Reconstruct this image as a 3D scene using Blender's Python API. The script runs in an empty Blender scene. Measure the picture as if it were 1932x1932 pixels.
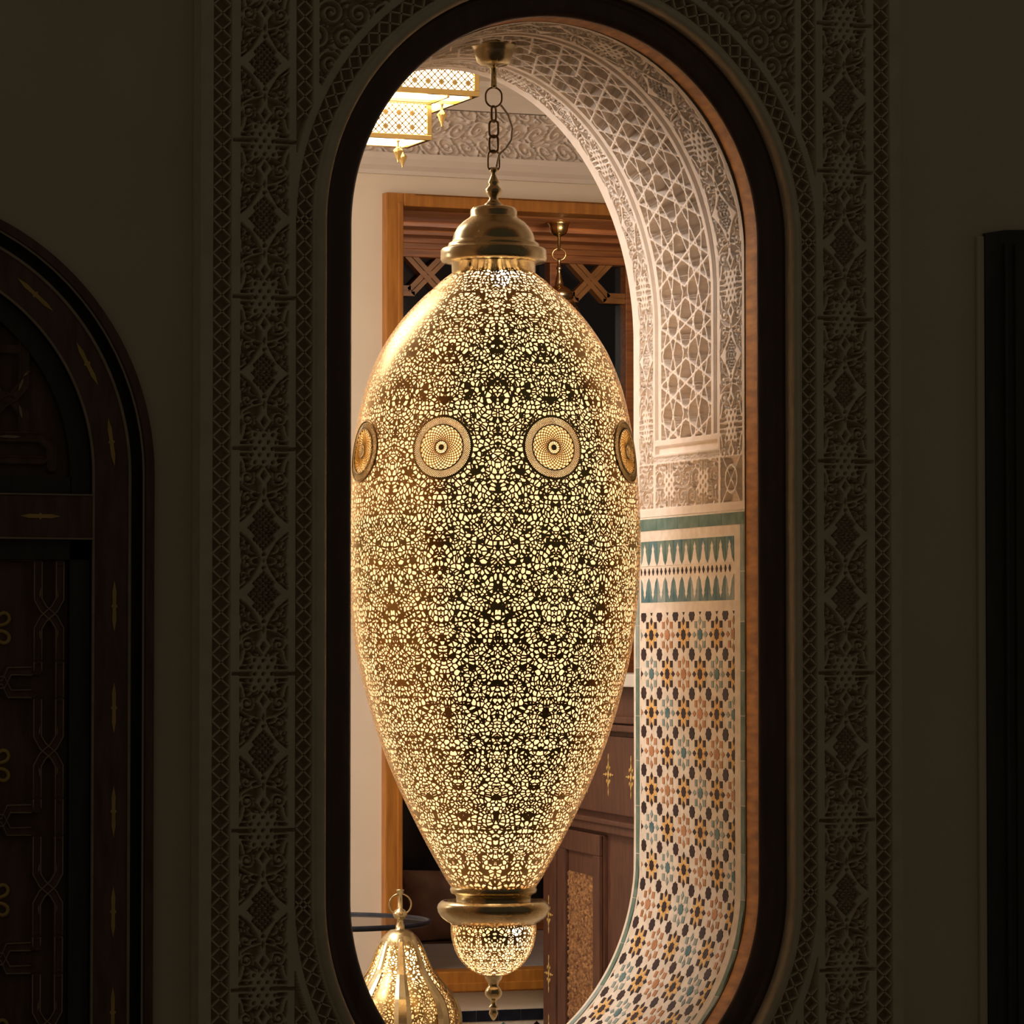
import bpy, bmesh, math, random
import numpy as np
from mathutils import Vector

random.seed(7)
rng = np.random.default_rng(7)
PI = math.pi
sc = bpy.context.scene
col = sc.collection
rad = math.radians

# ------------------------------------------------------------------ camera
cam_d = bpy.data.cameras.new('camera')
cam_d.sensor_width = 36.0
cam_d.lens = 36.0 * 7270.0 / 1932.0
cam = bpy.data.objects.new('camera', cam_d)
col.objects.link(cam)
cam.location = (-3.185, -7.643, 1.55)
cam.rotation_euler = (rad(90) + math.atan(279 / 7270.0), 0, rad(-22))
sc.camera = cam

# ------------------------------------------------------------------ world, exposure, lights
sc.view_settings.view_transform = 'Standard'
sc.view_settings.look = 'None'
sc.view_settings.gamma = 1.0
sc.view_settings.use_curve_mapping = False
sc.view_settings.exposure = 0.0
w = bpy.data.worlds.new('night_air')
sc.world = w
w.use_nodes = True
w.node_tree.nodes['Background'].inputs[0].default_value = (1.0, 0.86, 0.62, 1)
w.node_tree.nodes['Background'].inputs[1].default_value = 0.037


def area(name, loc, target, size, power, color, size_y=None):
    d = bpy.data.lights.new(name, 'AREA')
    d.energy = power
    d.color = color
    d.size = size
    if size_y:
        d.shape = 'RECTANGLE'
        d.size_y = size_y
    o = bpy.data.objects.new(name, d)
    col.objects.link(o)
    o.location = loc
    o.rotation_euler = (Vector(target) - Vector(loc)).to_track_quat('-Z', 'Y').to_euler()
    return o


def point(name, loc, power, color, r=0.03):
    d = bpy.data.lights.new(name, 'POINT')
    d.energy = power
    d.color = color
    d.shadow_soft_size = r
    o = bpy.data.objects.new(name, d)
    col.objects.link(o)
    o.location = loc
    return o


WARM = (1.0, 0.84, 0.66)
area('room_ceiling_fill', (-0.9, 2.0, 3.30), (-0.6, 2.0, 0), 1.6, 66, (1.0, 0.90, 0.81))  # unseen fill added to raise the room's overall brightness
area('room_upper_fill', (-1.0, 1.10, 3.25), (0.47, 0.33, 1.7), 0.5, 24, (1.0, 0.92, 0.86))  # extra light without a fixture, rakes the reveal carving from above
area('room_side_fill', (-2.3, 2.2, 2.3), (0.5, 0.4, 1.6), 0.9, 21, (1.0, 0.92, 0.87))  # added fill from out of view, brightens the right reveal
area('gallery_fill', (1.9, 3.70, 2.80), (1.9, 5.2, 2.7), 0.35, 9, (1.0, 0.84, 0.66))  # invented source behind the frame head, lifts the gallery wood
area('front_right_fill', (4.2, -0.75, 2.2), (0.5, -0.1, 1.8), 0.5, 1.0, (1.0, 0.86, 0.66), 3.2)  # added grazing strip, no real lamp; for a highlight on the opening's rim
for k_, (z_, p_) in enumerate(((2.26, 2.2), (2.02, 4.2), (1.74, 4.6), (1.46, 3.8), (1.20, 1.5))):
    point('lantern_bulb_light', (-0.008, 0.33, z_), p_ * 0.92, (1.0, 0.81, 0.60), 0.03)
point('bowl_bulb_light', (-0.008, 0.33, 0.925), 0.9, (1.0, 0.66, 0.40), 0.012)


# ------------------------------------------------------------------ materials
def new_mat(name):
    m = bpy.data.materials.new(name)
    m.use_nodes = True
    nt = m.node_tree
    return m, nt, nt.nodes['Principled BSDF']


def link(nt, a, b):
    nt.links.new(a, b)


def noise_mat(name, c1, c2, scale=8, rough=0.6, metal=0.0, bump=0.0, bscale=None, coat=0.0, stretch=None, detail=4, rough2=None):
    m, nt, p = new_mat(name)
    tc = nt.nodes.new('ShaderNodeTexCoord')
    mp = nt.nodes.new('ShaderNodeMapping')
    if stretch:
        mp.inputs['Scale'].default_value = stretch
    n = nt.nodes.new('ShaderNodeTexNoise')
    n.inputs['Scale'].default_value = scale
    n.inputs['Detail'].default_value = detail
    mx = nt.nodes.new('ShaderNodeMix')
    mx.data_type = 'RGBA'
    mx.inputs[6].default_value = (*c1, 1)
    mx.inputs[7].default_value = (*c2, 1)
    cr = nt.nodes.new('ShaderNodeMapRange')
    cr.inputs[1].default_value = 0.35
    cr.inputs[2].default_value = 0.65
    link(nt, tc.outputs['Object'], mp.inputs[0])
    link(nt, mp.outputs[0], n.inputs['Vector'])
    link(nt, n.outputs['Fac'], cr.inputs[0])
    link(nt, cr.outputs[0], mx.inputs[0])
    link(nt, mx.outputs[2], p.inputs['Base Color'])
    p.inputs['Roughness'].default_value = rough
    p.inputs['Metallic'].default_value = metal
    p.inputs['Coat Weight'].default_value = coat
    p.inputs['Coat Roughness'].default_value = 0.12
    if rough2 is not None:
        r = nt.nodes.new('ShaderNodeMapRange')
        r.inputs[3].default_value = rough
        r.inputs[4].default_value = rough2
        link(nt, n.outputs['Fac'], r.inputs[0])
        link(nt, r.outputs[0], p.inputs['Roughness'])
    if bump:
        n2 = nt.nodes.new('ShaderNodeTexNoise')
        n2.inputs['Scale'].default_value = bscale or scale * 10
        n2.inputs['Detail'].default_value = 3
        link(nt, mp.outputs[0], n2.inputs['Vector'])
        b = nt.nodes.new('ShaderNodeBump')
        b.inputs['Strength'].default_value = bump
        b.inputs['Distance'].default_value = 0.002
        link(nt, n2.outputs['Fac'], b.inputs['Height'])
        link(nt, b.outputs[0], p.inputs['Normal'])
    return m


def emit_mat(name, c, s):
    m, nt, p = new_mat(name)
    p.inputs['Base Color'].default_value = (*c, 1)
    p.inputs['Emission Color'].default_value = (*c, 1)
    p.inputs['Emission Strength'].default_value = s
    return m


M = {}
M['wall'] = noise_mat('limewash_wall', (0.70, 0.60, 0.45), (0.75, 0.645, 0.49), 3, 0.85, bump=0.25, bscale=160)
M['room_wall'] = noise_mat('cream_room_wall', (0.74, 0.64, 0.515), (0.78, 0.68, 0.55), 4, 0.8, bump=0.1, bscale=120)
M['panel'] = noise_mat('carved_stucco', (0.72, 0.62, 0.45), (0.80, 0.69, 0.51), 25, 0.9, bump=0.3, bscale=240)
M['stucco'] = noise_mat('carved_white_stucco', (0.74, 0.63, 0.54), (0.80, 0.70, 0.61), 30, 0.75, bump=0.2, bscale=260)
M['ceil'] = noise_mat('ceiling_paint', (0.70, 0.62, 0.55), (0.74, 0.66, 0.58), 5, 0.85)
M['floor'] = noise_mat('stone_floor', (0.30, 0.25, 0.19), (0.38, 0.32, 0.25), 3, 0.5)
M['darkwood'] = noise_mat('dark_varnished_wood', (0.085, 0.042, 0.032), (0.120, 0.060, 0.044), 6, 0.38, coat=0.5, stretch=(6, 6, 1), bump=0.1)
M['doorwood'] = noise_mat('old_red_brown_wood', (0.12, 0.066, 0.050), (0.18, 0.100, 0.074), 9, 0.6, stretch=(5, 5, 1), bump=0.3)
M['doorblack'] = noise_mat('blackened_wood', (0.045, 0.042, 0.036), (0.065, 0.060, 0.050), 9, 0.6, stretch=(5, 5, 1), bump=0.2)
M['doorline'] = noise_mat('worn_painted_edge', (0.38, 0.29, 0.21), (0.48, 0.37, 0.28), 30, 0.7)
M['gold'] = noise_mat('faded_gold_paint', (0.62, 0.41, 0.11), (0.74, 0.50, 0.16), 40, 0.55)
M['lining'] = noise_mat('honey_wood_lining', (0.24, 0.085, 0.010), (0.42, 0.175, 0.026), 60, 0.65, stretch=(1, 0.25, 1), bump=0.3)
M['honey'] = noise_mat('honey_wood', (0.33, 0.120, 0.016), (0.46, 0.185, 0.028), 12, 0.45, stretch=(5, 5, 0.5), bump=0.15, coat=0.2)
M['redwood'] = noise_mat('red_brown_wood', (0.24, 0.075, 0.020), (0.42, 0.145, 0.036), 9, 0.5, stretch=(0.6, 5, 8), bump=0.25, coat=0.15)
M['latticewood'] = noise_mat('lattice_wood', (0.24, 0.095, 0.022), (0.38, 0.155, 0.038), 12, 0.5, stretch=(1, 5, 1), bump=0.1)
M['cabwood'] = noise_mat('dark_cabinet_wood', (0.070, 0.024, 0.012), (0.115, 0.042, 0.020), 14, 0.6, stretch=(4, 4, 0.8), bump=0.3)
M['brass'] = noise_mat('aged_brass', (0.47, 0.385, 0.215), (0.58, 0.475, 0.275), 20, 0.18, metal=1.0, rough2=0.34)
M['brassbright'] = noise_mat('polished_brass', (0.80, 0.58, 0.22), (0.88, 0.66, 0.28), 20, 0.22, metal=1.0)
M['bronze'] = noise_mat('dark_bronze', (0.22, 0.14, 0.07), (0.34, 0.23, 0.12), 40, 0.35, metal=1.0)
M['marble'] = noise_mat('pale_marble', (0.66, 0.60, 0.52), (0.74, 0.69, 0.62), 12, 0.3)
M['greymarble'] = noise_mat('grey_marble', (0.42, 0.40, 0.38), (0.55, 0.52, 0.49), 8, 0.3)
M['grout'] = noise_mat('cream_tile_ground', (0.66, 0.57, 0.47), (0.76, 0.68, 0.58), 45, 0.35)
M['t_white'] = noise_mat('white_glaze', (0.68, 0.60, 0.52), (0.78, 0.71, 0.62), 60, 0.25)
M['t_dark'] = noise_mat('aubergine_glaze', (0.016, 0.005, 0.007), (0.035, 0.011, 0.016), 45, 0.22)
M['t_yellow'] = noise_mat('yellow_glaze', (0.66, 0.37, 0.10), (0.78, 0.49, 0.18), 45, 0.25)
M['t_orange'] = noise_mat('burnt_orange_glaze', (0.36, 0.15, 0.05), (0.50, 0.24, 0.12), 30, 0.25)
M['t_teal'] = noise_mat('teal_glaze', (0.17, 0.25, 0.25), (0.30, 0.35, 0.32), 30, 0.25)
M['t_blue'] = noise_mat('blue_green_glaze', (0.04, 0.13, 0.16), (0.13, 0.21, 0.21), 40, 0.22)
M['t_green'] = noise_mat('green_glaze', (0.07, 0.14, 0.11), (0.15, 0.22, 0.18), 30, 0.22)
M['t_black'] = noise_mat('black_glaze', (0.010, 0.012, 0.020), (0.02, 0.022, 0.032), 30, 0.2)
M['leather'] = noise_mat('brown_cushion_cloth', (0.12, 0.055, 0.035), (0.19, 0.10, 0.065), 12, 0.7, bump=0.3)
M['cord'] = noise_mat('pale_cord', (0.70, 0.58, 0.42), (0.76, 0.64, 0.48), 20, 0.5)
M['lampglass'] = emit_mat('lit_frosted_glass', (1.0, 0.88, 0.74), 3.2)
M['bulb'] = emit_mat('lit_bulb', (1.0, 0.90, 0.80), 35)

m, nt, p = new_mat('night_window_glass')
p.inputs['Base Color'].default_value = (0.012, 0.012, 0.014, 1)
p.inputs['Roughness'].default_value = 0.10
M['glass'] = m
m, nt, p = new_mat('tinted_table_glass')
p.inputs['Base Color'].default_value = (0.30, 0.26, 0.22, 1)
p.inputs['Roughness'].default_value = 0.05
p.inputs['Transmission Weight'].default_value = 0.9
p.inputs['IOR'].default_value = 1.1
M['tableglass'] = m

for k_ in list(M):
    if k_.startswith('t_') or k_ == 'grout':
        M[k_].node_tree.nodes['Principled BSDF'].inputs['Specular IOR Level'].default_value = 0.14
        M[k_].node_tree.nodes['Principled BSDF'].inputs['Roughness'].default_value = 0.42

# translucent liner behind the pierced metal
m, nt, p = new_mat('warm_inner_liner')
nt.nodes.remove(p)
tr = nt.nodes.new('ShaderNodeBsdfTranslucent')
tr.inputs[0].default_value = (0.95, 0.82, 0.62, 1)
df = nt.nodes.new('ShaderNodeBsdfDiffuse')
df.inputs[0].default_value = (0.90, 0.76, 0.54, 1)
tp = nt.nodes.new('ShaderNodeBsdfTransparent')
tp.inputs[0].default_value = (1, 0.95, 0.85, 1)
m1 = nt.nodes.new('ShaderNodeMixShader')
m1.inputs[0].default_value = 0.35
m2 = nt.nodes.new('ShaderNodeMixShader')
m2.inputs[0].default_value = 0.22
link(nt, tr.outputs[0], m1.inputs[1])
link(nt, df.outputs[0], m1.inputs[2])
link(nt, m1.outputs[0], m2.inputs[1])
link(nt, tp.outputs[0], m2.inputs[2])
link(nt, m2.outputs[0], nt.nodes['Material Output'].inputs[0])
M['liner'] = m


class NB:
    """tiny node-math builder"""

    def __init__(s, nt):
        s.nt = nt

    def m(s, op, a, b=None, c=None):
        n = s.nt.nodes.new('ShaderNodeMath')
        n.operation = op
        for i, v in enumerate((a, b, c)):
            if v is None:
                continue
            if isinstance(v, (int, float)):
                n.inputs[i].default_value = v
            else:
                s.nt.links.new(v, n.inputs[i])
        return n.outputs[0]


def pierced(name, scale, sectors, off, thick, mod, medallion=None, c=((0.52, 0.37, 0.15), (0.66, 0.48, 0.21)), dens=1.0):
    """brass sheet pierced by a mirrored arabesque of small holes"""
    m, nt, p = new_mat(name)
    B = NB(nt)
    tc = nt.nodes.new('ShaderNodeTexCoord')
    sp = nt.nodes.new('ShaderNodeSeparateXYZ')
    link(nt, tc.outputs['Object'], sp.inputs[0])
    x, y, z = sp.outputs
    phi = B.m('ARCTAN2', y, x)
    half = PI / sectors
    f = B.m('PINGPONG', B.m('ADD', phi, off + 20 * PI), half)
    rho = B.m('SQRT', B.m('ADD', B.m('MULTIPLY', x, x), B.m('MULTIPLY', y, y)))
    cx = nt.nodes.new('ShaderNodeCombineXYZ')
    link(nt, B.m('MULTIPLY', rho, B.m('COSINE', f)), cx.inputs[0])
    link(nt, B.m('MULTIPLY', rho, B.m('SINE', f)), cx.inputs[1])
    link(nt, z, cx.inputs[2])
    # swirl warp
    wn = nt.nodes.new('ShaderNodeTexNoise')
    wn.inputs['Scale'].default_value = scale * 0.16
    wn.inputs['Detail'].default_value = 1
    link(nt, cx.outputs[0], wn.inputs['Vector'])
    vs = nt.nodes.new('ShaderNodeVectorMath')
    vs.operation = 'MULTIPLY_ADD'
    vs.inputs[1].default_value = (2.4 / scale,) * 3
    link(nt, wn.outputs['Color'], vs.inputs[0])
    link(nt, cx.outputs[0], vs.inputs[2])
    v1 = nt.nodes.new('ShaderNodeTexVoronoi')
    v1.feature = 'DISTANCE_TO_EDGE'
    v1.inputs['Scale'].default_value = scale
    link(nt, vs.outputs[0], v1.inputs['Vector'])
    v2 = nt.nodes.new('ShaderNodeTexVoronoi')
    v2.feature = 'DISTANCE_TO_EDGE'
    v2.inputs['Scale'].default_value = scale * 0.17
    link(nt, cx.outputs[0], v2.inputs['Vector'])
    v3 = nt.nodes.new('ShaderNodeTexVoronoi')
    v3.feature = 'F1'
    v3.inputs['Scale'].default_value = scale * 0.17
    link(nt, cx.outputs[0], v3.inputs['Vector'])
    # thin solid tracery between the large cells, knots at their centres
    e2 = B.m('MULTIPLY', B.m('SUBTRACT', 0.035, v2.outputs['Distance']), 4.0)
    e2 = B.m('MAXIMUM', e2, 0.0)
    k2 = B.m('MAXIMUM', B.m('MULTIPLY', B.m('SUBTRACT', 0.12, v3.outputs['Distance']), 3.0), 0.0)
    th = B.m('ADD', thick, B.m('MULTIPLY', B.m('ADD', e2, k2), mod))
    solid = B.m('LESS_THAN', v1.outputs['Distance'], th)
    if medallion:
        zm, R, rm = medallion
        db = B.m('SUBTRACT', z, zm)
        pm = B.m('PINGPONG', B.m('ADD', phi, off + 20 * PI), half)
        da = B.m('MULTIPLY', pm, R)
        dist = B.m('SQRT', B.m('ADD', B.m('MULTIPLY', da, da), B.m('MULTIPLY', db, db)))
        inside = B.m('LESS_THAN', dist, rm)
        edge = B.m('LESS_THAN', dist, rm + 0.004)
        solid = B.m('MAXIMUM', solid, edge)
        solid = B.m('MULTIPLY', solid, B.m('SUBTRACT', 1.0, inside))
    mx = nt.nodes.new('ShaderNodeMix')
    mx.data_type = 'RGBA'
    mx.inputs[6].default_value = (*c[0], 1)
    mx.inputs[7].default_value = (*c[1], 1)
    link(nt, wn.outputs['Fac'], mx.inputs[0])
    link(nt, mx.outputs[2], p.inputs['Base Color'])
    p.inputs['Metallic'].default_value = 1.0
    p.inputs['Roughness'].default_value = 0.30
    link(nt, solid, p.inputs['Alpha'])
    return m


# ------------------------------------------------------------------ mesh helpers
def tag(o, label=None, cat=None, group=None, kind=None):
    if label: o['label'] = label
    if cat: o['category'] = cat
    if group: o['group'] = group
    if kind: o['kind'] = kind
    return o


def empty(name, loc=(0, 0, 0), rz=0.0):
    o = bpy.data.objects.new(name, None)
    col.objects.link(o)
    o.location = loc
    o.rotation_euler = (0, 0, rz)
    o.empty_display_size = 0.05
    return o


class MB:
    def __init__(s):
        s.v = []; s.f = []; s.m = []; s.sm = []

    def add(s, vs, fs, mi=0, smooth=False):
        b = len(s.v)
        s.v.extend([tuple(q) for q in vs])
        for f in fs:
            s.f.append(tuple(i + b for i in f))
            s.m.append(mi); s.sm.append(smooth)

    def box(s, x0, x1, y0, y1, z0, z1, mi=0, ch=0.0):
        if ch <= 0:
            vs = [(x, y, z) for x in (x0, x1) for y in (y0, y1) for z in (z0, z1)]
            fs = [(0, 1, 3, 2), (4, 6, 7, 5), (0, 4, 5, 1), (2, 3, 7, 6), (0, 2, 6, 4), (1, 5, 7, 3)]
            s.add(vs, fs, mi)
            return
        # chamfered box through bmesh
        bm = bmesh.new()
        bmesh.ops.create_cube(bm, size=1)
        bmesh.ops.scale(bm, vec=(x1 - x0, y1 - y0, z1 - z0), verts=bm.verts)
        bmesh.ops.translate(bm, vec=((x0 + x1) / 2, (y0 + y1) / 2, (z0 + z1) / 2), verts=bm.verts)
        bmesh.ops.bevel(bm, geom=list(bm.edges), offset=ch, segments=2, affect='EDGES', profile=0.6)
        bm.verts.ensure_lookup_table()
        s.add([tuple(q.co) for q in bm.verts], [tuple(q.index for q in f.verts) for f in bm.faces], mi)
        bm.free()

    def lathe(s, prof, seg=64, c=(0, 0), mi=0, smooth=True, close=True):
        vs = []; fs = []
        n = len(prof)
        for (r, z) in prof:
            for k in range(seg):
                a = 2 * PI * k / seg
                vs.append((c[0] + max(r, 1e-5) * math.cos(a), c[1] + max(r, 1e-5) * math.sin(a), z))
        for i in range(n - 1):
            for k in range(seg):
                k2 = (k + 1) % seg
                fs.append((i * seg + k, i * seg + k2, (i + 1) * seg + k2, (i + 1) * seg + k))
        s.add(vs, fs, mi, smooth)

    def tube(s, pts, r, seg=8, closed=False, mi=0):
        pts = [Vector(q) for q in pts]
        n = len(pts)
        vs = []; fs = []
        up = None
        for i in range(n):
            if closed:
                t = pts[(i + 1) % n] - pts[i - 1]
            else:
                t = pts[min(i + 1, n - 1)] - pts[max(i - 1, 0)]
            t.normalize()
            if up is None:
                up = Vector((0, 0, 1)) if abs(t.z) < 0.9 else Vector((1, 0, 0))
            a = up - t * up.dot(t)
            if a.length < 1e-5:
                a = Vector((0, 1, 0)) - t * t.y
            a.normalize()
            up = a
            b = t.cross(a)
            rr = r[i] if isinstance(r, (list, tuple)) else r
            for k in range(seg):
                q = pts[i] + a * (rr * math.cos(2 * PI * k / seg)) + b * (rr * math.sin(2 * PI * k / seg))
                vs.append(tuple(q))
        m_ = n if closed else n - 1
        for i in range(m_):
            j = (i + 1) % n
            for k in range(seg):
                k2 = (k + 1) % seg
                fs.append((i * seg + k, i * seg + k2, j * seg + k2, j * seg + k))
        if not closed:
            fs.append(tuple(range(seg - 1, -1, -1)))
            fs.append(tuple((n - 1) * seg + k for k in range(seg)))
        s.add(vs, fs, mi, True)

    def prism(s, poly, axis, a0, a1, mi=0):
        """poly: 2-D points; axis 'y' -> poly in xz, extruded y a0..a1; 'x' -> yz; 'z' -> xy"""
        n = len(poly)
        def P(q, a):
            if axis == 'y': return (q[0], a, q[1])
            if axis == 'x': return (a, q[0], q[1])
            return (q[0], q[1], a)
        vs = [P(q, a0) for q in poly] + [P(q, a1) for q in poly]
        fs = [tuple(range(n)), tuple(range(2 * n - 1, n - 1, -1))]
        for i in range(n):
            j = (i + 1) % n
            fs.append((i, i + n, j + n, j))
        s.add(vs, fs, mi)

    def bar2(s, p0, p1, wd, y0, y1, mi=0):
        """flat bar in the xz plane"""
        (ax, az), (bx, bz) = p0, p1
        L = math.hypot(bx - ax, bz - az) or 1
        nx, nz = -(bz - az) / L * wd / 2, (bx - ax) / L * wd / 2
        s.prism([(ax + nx, az + nz), (bx + nx, bz + nz), (bx - nx, bz - nz), (ax - nx, az - nz)], 'y', y0, y1, mi)

    def build(s, name, mats, parent=None, fix=True):
        me = bpy.data.meshes.new(name)
        me.from_pydata(s.v, [], s.f)
        if not isinstance(mats, (list, tuple)):
            mats = [mats]
        for q in mats:
            me.materials.append(q)
        me.polygons.foreach_set('material_index', s.m)
        me.polygons.foreach_set('use_smooth', s.sm)
        if fix:
            bm = bmesh.new()
            bm.from_mesh(me)
            bmesh.ops.recalc_face_normals(bm, faces=bm.faces)
            bm.to_mesh(me)
            bm.free()
        me.update()
        o = bpy.data.objects.new(name, me)
        col.objects.link(o)
        if parent is not None:
            o.parent = parent
        return o


def grid_mesh(name, P, mat, mask=None, parent=None, smooth=False):
    """P: (n,m,3) array of points; mask: (n-1,m-1) bool of quads to keep"""
    n, m_, _ = P.shape
    idx = np.arange(n * m_).reshape(n, m_)
    q = np.stack([idx[:-1, :-1], idx[1:, :-1], idx[1:, 1:], idx[:-1, 1:]], -1)
    q = q[mask] if mask is not None else q.reshape(-1, 4)
    used = np.zeros(n * m_, bool)
    used[q.ravel()] = True
    remap = np.cumsum(used) - 1
    V = P.reshape(-1, 3)[used]
    q = remap[q]
    me = bpy.data.meshes.new(name)
    me.vertices.add(len(V))
    me.vertices.foreach_set('co', V.astype(np.float32).ravel())
    me.loops.add(q.size)
    me.loops.foreach_set('vertex_index', q.astype(np.int32).ravel())
    me.polygons.add(len(q))
    me.polygons.foreach_set('loop_start', np.arange(0, q.size, 4, dtype=np.int32))
    me.polygons.foreach_set('loop_total', np.full(len(q), 4, np.int32))
    me.materials.append(mat)
    me.update(calc_edges=True)
    me.validate()
    if smooth:
        me.polygons.foreach_set('use_smooth', np.ones(len(q), bool))
    o = bpy.data.objects.new(name, me)
    col.objects.link(o)
    if parent is not None:
        o.parent = parent
    return o


# ------------------------------------------------------------------ relief patterns (height 0 = ground, 1 = face)
def sm(x, a, b):
    t = np.clip((x - a) / (b - a), 0, 1)
    return t * t * (3 - 2 * t)


def seg_d(X, Y, a, b):
    ax, ay = a; bx, by = b
    dx, dy = bx - ax, by - ay
    L2 = dx * dx + dy * dy + 1e-12
    t = np.clip(((X - ax) * dx + (Y - ay) * dy) / L2, 0, 1)
    return np.hypot(X - ax - t * dx, Y - ay - t * dy)


class Tile:
    def __init__(s, wd, ht, res, mirror=True):
        s.res = res; s.wd = wd; s.ht = ht
        xs = np.arange(0, wd + res, res); ys = np.arange(0, ht + res, res)
        s.X, s.Y = np.meshgrid(xs, ys)
        s.h = np.zeros_like(s.X)

    def line(s, pts, w, v=1.0):
        d = np.full_like(s.X, 9.0)
        for a, b in zip(pts[:-1], pts[1:]):
            d = np.minimum(d, seg_d(s.X, s.Y, a, b))
        s.h = np.maximum(s.h, v * (1 - sm(d, w / 2 - s.res * 0.6, w / 2 + s.res * 0.9)))

    def disc(s, c, r, v=1.0):
        d = np.hypot(s.X - c[0], s.Y - c[1])
        s.h = np.maximum(s.h, v * (1 - sm(d, r - s.res * 0.6, r + s.res * 0.9)))

    def hole(s, c, r, asp=1.0):
        d = np.hypot((s.X - c[0]), (s.Y - c[1]) / asp)
        s.h = np.minimum(s.h, sm(d, r - s.res * 0.6, r + s.res * 0.9))

    def dia(s, c, rx, ry, solid):
        d = np.abs(s.X - c[0]) / rx + np.abs(s.Y - c[1]) / ry
        k = s.res / min(rx, ry)
        if solid:
            s.h = np.maximum(s.h, 1 - sm(d, 1 - k, 1 + k))
        else:
            s.h = np.minimum(s.h, sm(d, 1 - k, 1 + k))

    def spiral(s, c, r, a0, dirn, w, turns=1.35):
        pts = []
        for i in range(26):
            t = i / 25
            a = a0 + dirn * t * turns * 2 * PI
            rr = r * (1 - 0.78 * t)
            pts.append((c[0] + rr * math.cos(a), c[1] + rr * math.sin(a)))
        s.line(pts, w)

    def at(s, x, y):
        i = np.clip(y / s.res, 0, s.h.shape[0] - 1.001)
        j = np.clip(x / s.res, 0, s.h.shape[1] - 1.001)
        i0 = i.astype(int); j0 = j.astype(int)
        fi = i - i0; fj = j - j0
        h = s.h
        return (h[i0, j0] * (1 - fi) * (1 - fj) + h[i0 + 1, j0] * fi * (1 - fj) + h[i0, j0 + 1] * (1 - fi) * fj + h[i0 + 1, j0 + 1] * fi * fj)


# half motif of the candelabra strip: x = distance from the strip axis (0..0.054), y = distance from a knot (0..0.164)
T = Tile(0.056, 0.166, 0.0008)
# spindle body pierced by a net of small lozenges
body = (T.Y > 0.098) & (T.X < (T.Y - 0.096) * 0.62 + 0.004) | (T.Y > 0.146) & (T.X < 0.050 - (0.164 - T.Y) * 0.2 * 0) & (T.X < 0.052 - (0.160 - np.minimum(T.Y, 0.160)) * 1.4)
T.h[body] = 1.0
for k in range(9):
    for j_ in range(8):
        hx = j_ * 0.0066
        hy = 0.1075 + k * 0.0132 + (0.0066 if j_ % 2 else 0.0)
        if hx < (hy - 0.104) * 0.58 and hy < 0.163 + 0.006 and hx < 0.044:
            T.dia((hx, hy), 0.0042, 0.0054, False)
T.line([(0.004, 0.098), (0.010, 0.112), (0.022, 0.132), (0.036, 0.150), (0.053, 0.163)], 0.0062)
T.line([(0.024, 0.134), (0.038, 0.146), (0.053, 0.158)], 0.0045)
T.dia((0, 0.058), 0.0185, 0.024, True)
T.line([(0.0, 0.070), (0.0, 0.100)], 0.0120)
T.dia((0, 0.056), 0.0068, 0.0110, False)
T.dia((0, 0.0905), 0.0025, 0.008, False)
T.spiral((0.0350, 0.0600), 0.0145, rad(110), -1, 0.0048, 1.25)
T.disc((0.0350, 0.0600), 0.0042)
T.line([(0.0300, 0.0745), (0.0225, 0.072), (0.0195, 0.062), (0.0200, 0.050)], 0.0038)
T.line([(0.0510, 0.062), (0.0465, 0.077), (0.030, 0.0865), (0.008, 0.0925)], 0.0048)
T.spiral((0.0360, 0.1010), 0.0105, rad(200), 1, 0.0044, 1.0)
T.disc((0.0360, 0.1010), 0.0034)
T.line([(0.0270, 0.099), (0.014, 0.103)], 0.0042)
T.spiral((0.0440, 0.1230), 0.0075, rad(90), 1, 0.0038, 0.9)
T.line([(0.0440, 0.131), (0.0400, 0.138), (0.051, 0.146)], 0.0042)
T.line([(0.0515, 0.018), (0.0455, 0.032), (0.0425, 0.046)], 0.0075)
T.line([(0.053, 0.052), (0.053, 0.084)], 0.0030)
T.line([(0.053, 0.108), (0.053, 0.140)], 0.0040)
T.line([(0.032, 0.044), (0.024, 0.037), (0.036, 0.030)], 0.0045)
T.line([(0.020, 0.110), (0.029, 0.1135), (0.033, 0.121), (0.030, 0.128)], 0.0042)
T.line([(0.051, 0.118), (0.052, 0.100), (0.047, 0.088)], 0.0046)
T.line([(0.012, 0.040), (0.010, 0.032)], 0.005)
T.disc((0.0510, 0.097), 0.0045)
T.disc((0.0255, 0.0900), 0.0038)
# knot
T.h[(T.X < 0.0245) & (T.Y < 0.028)] = 1.0
for c in ((0.0205, 0.029), (0.0, 0.029), (0.011, 0.026), (0.024, 0.014)):
    T.disc(c, 0.0092)
for c in ((0, 0), (0.0185, 0), (0.0093, 0.0135), (0, 0.0275), (0.0195, 0.0285), (0.0265, 0.0135)):
    T.hole(c, 0.0031)
T.line([(0.024, 0.0068), (0.060, 0.0068)], 0.0052)
T.line([(0.028, 0.0195), (0.056, 0.0165)], 0.0036)
T.h[(T.X > 0.024) & (T.Y < 0.0036)] = 0.0


def strip_h(x, s, knots, wd=0.053):
    """x signed distance from axis, s along; knots sorted array"""
    k = np.searchsorted(knots, s)
    lo = knots[np.clip(k - 1, 0, len(knots) - 1)]
    hi = knots[np.clip(k, 0, len(knots) - 1)]
    d = np.minimum(np.abs(s - lo), np.abs(hi - s))
    d = np.where(d > 0.164, 0.328 - d, d)
    return T.at(np.abs(x) * (0.053 / wd), np.abs(d))


def net_h(u, v, w_, P, lw):
    """diamond net; u in 0..1 across, v metres along"""
    f1 = np.mod(u + v / P, 1.0); f2 = np.mod(u - v / P, 1.0)
    d = np.minimum(np.minimum(f1, 1 - f1), np.minimum(f2, 1 - f2)) * w_ * 0.72
    return 1 - sm(d, lw * 0.35, lw * 0.95)


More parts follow.
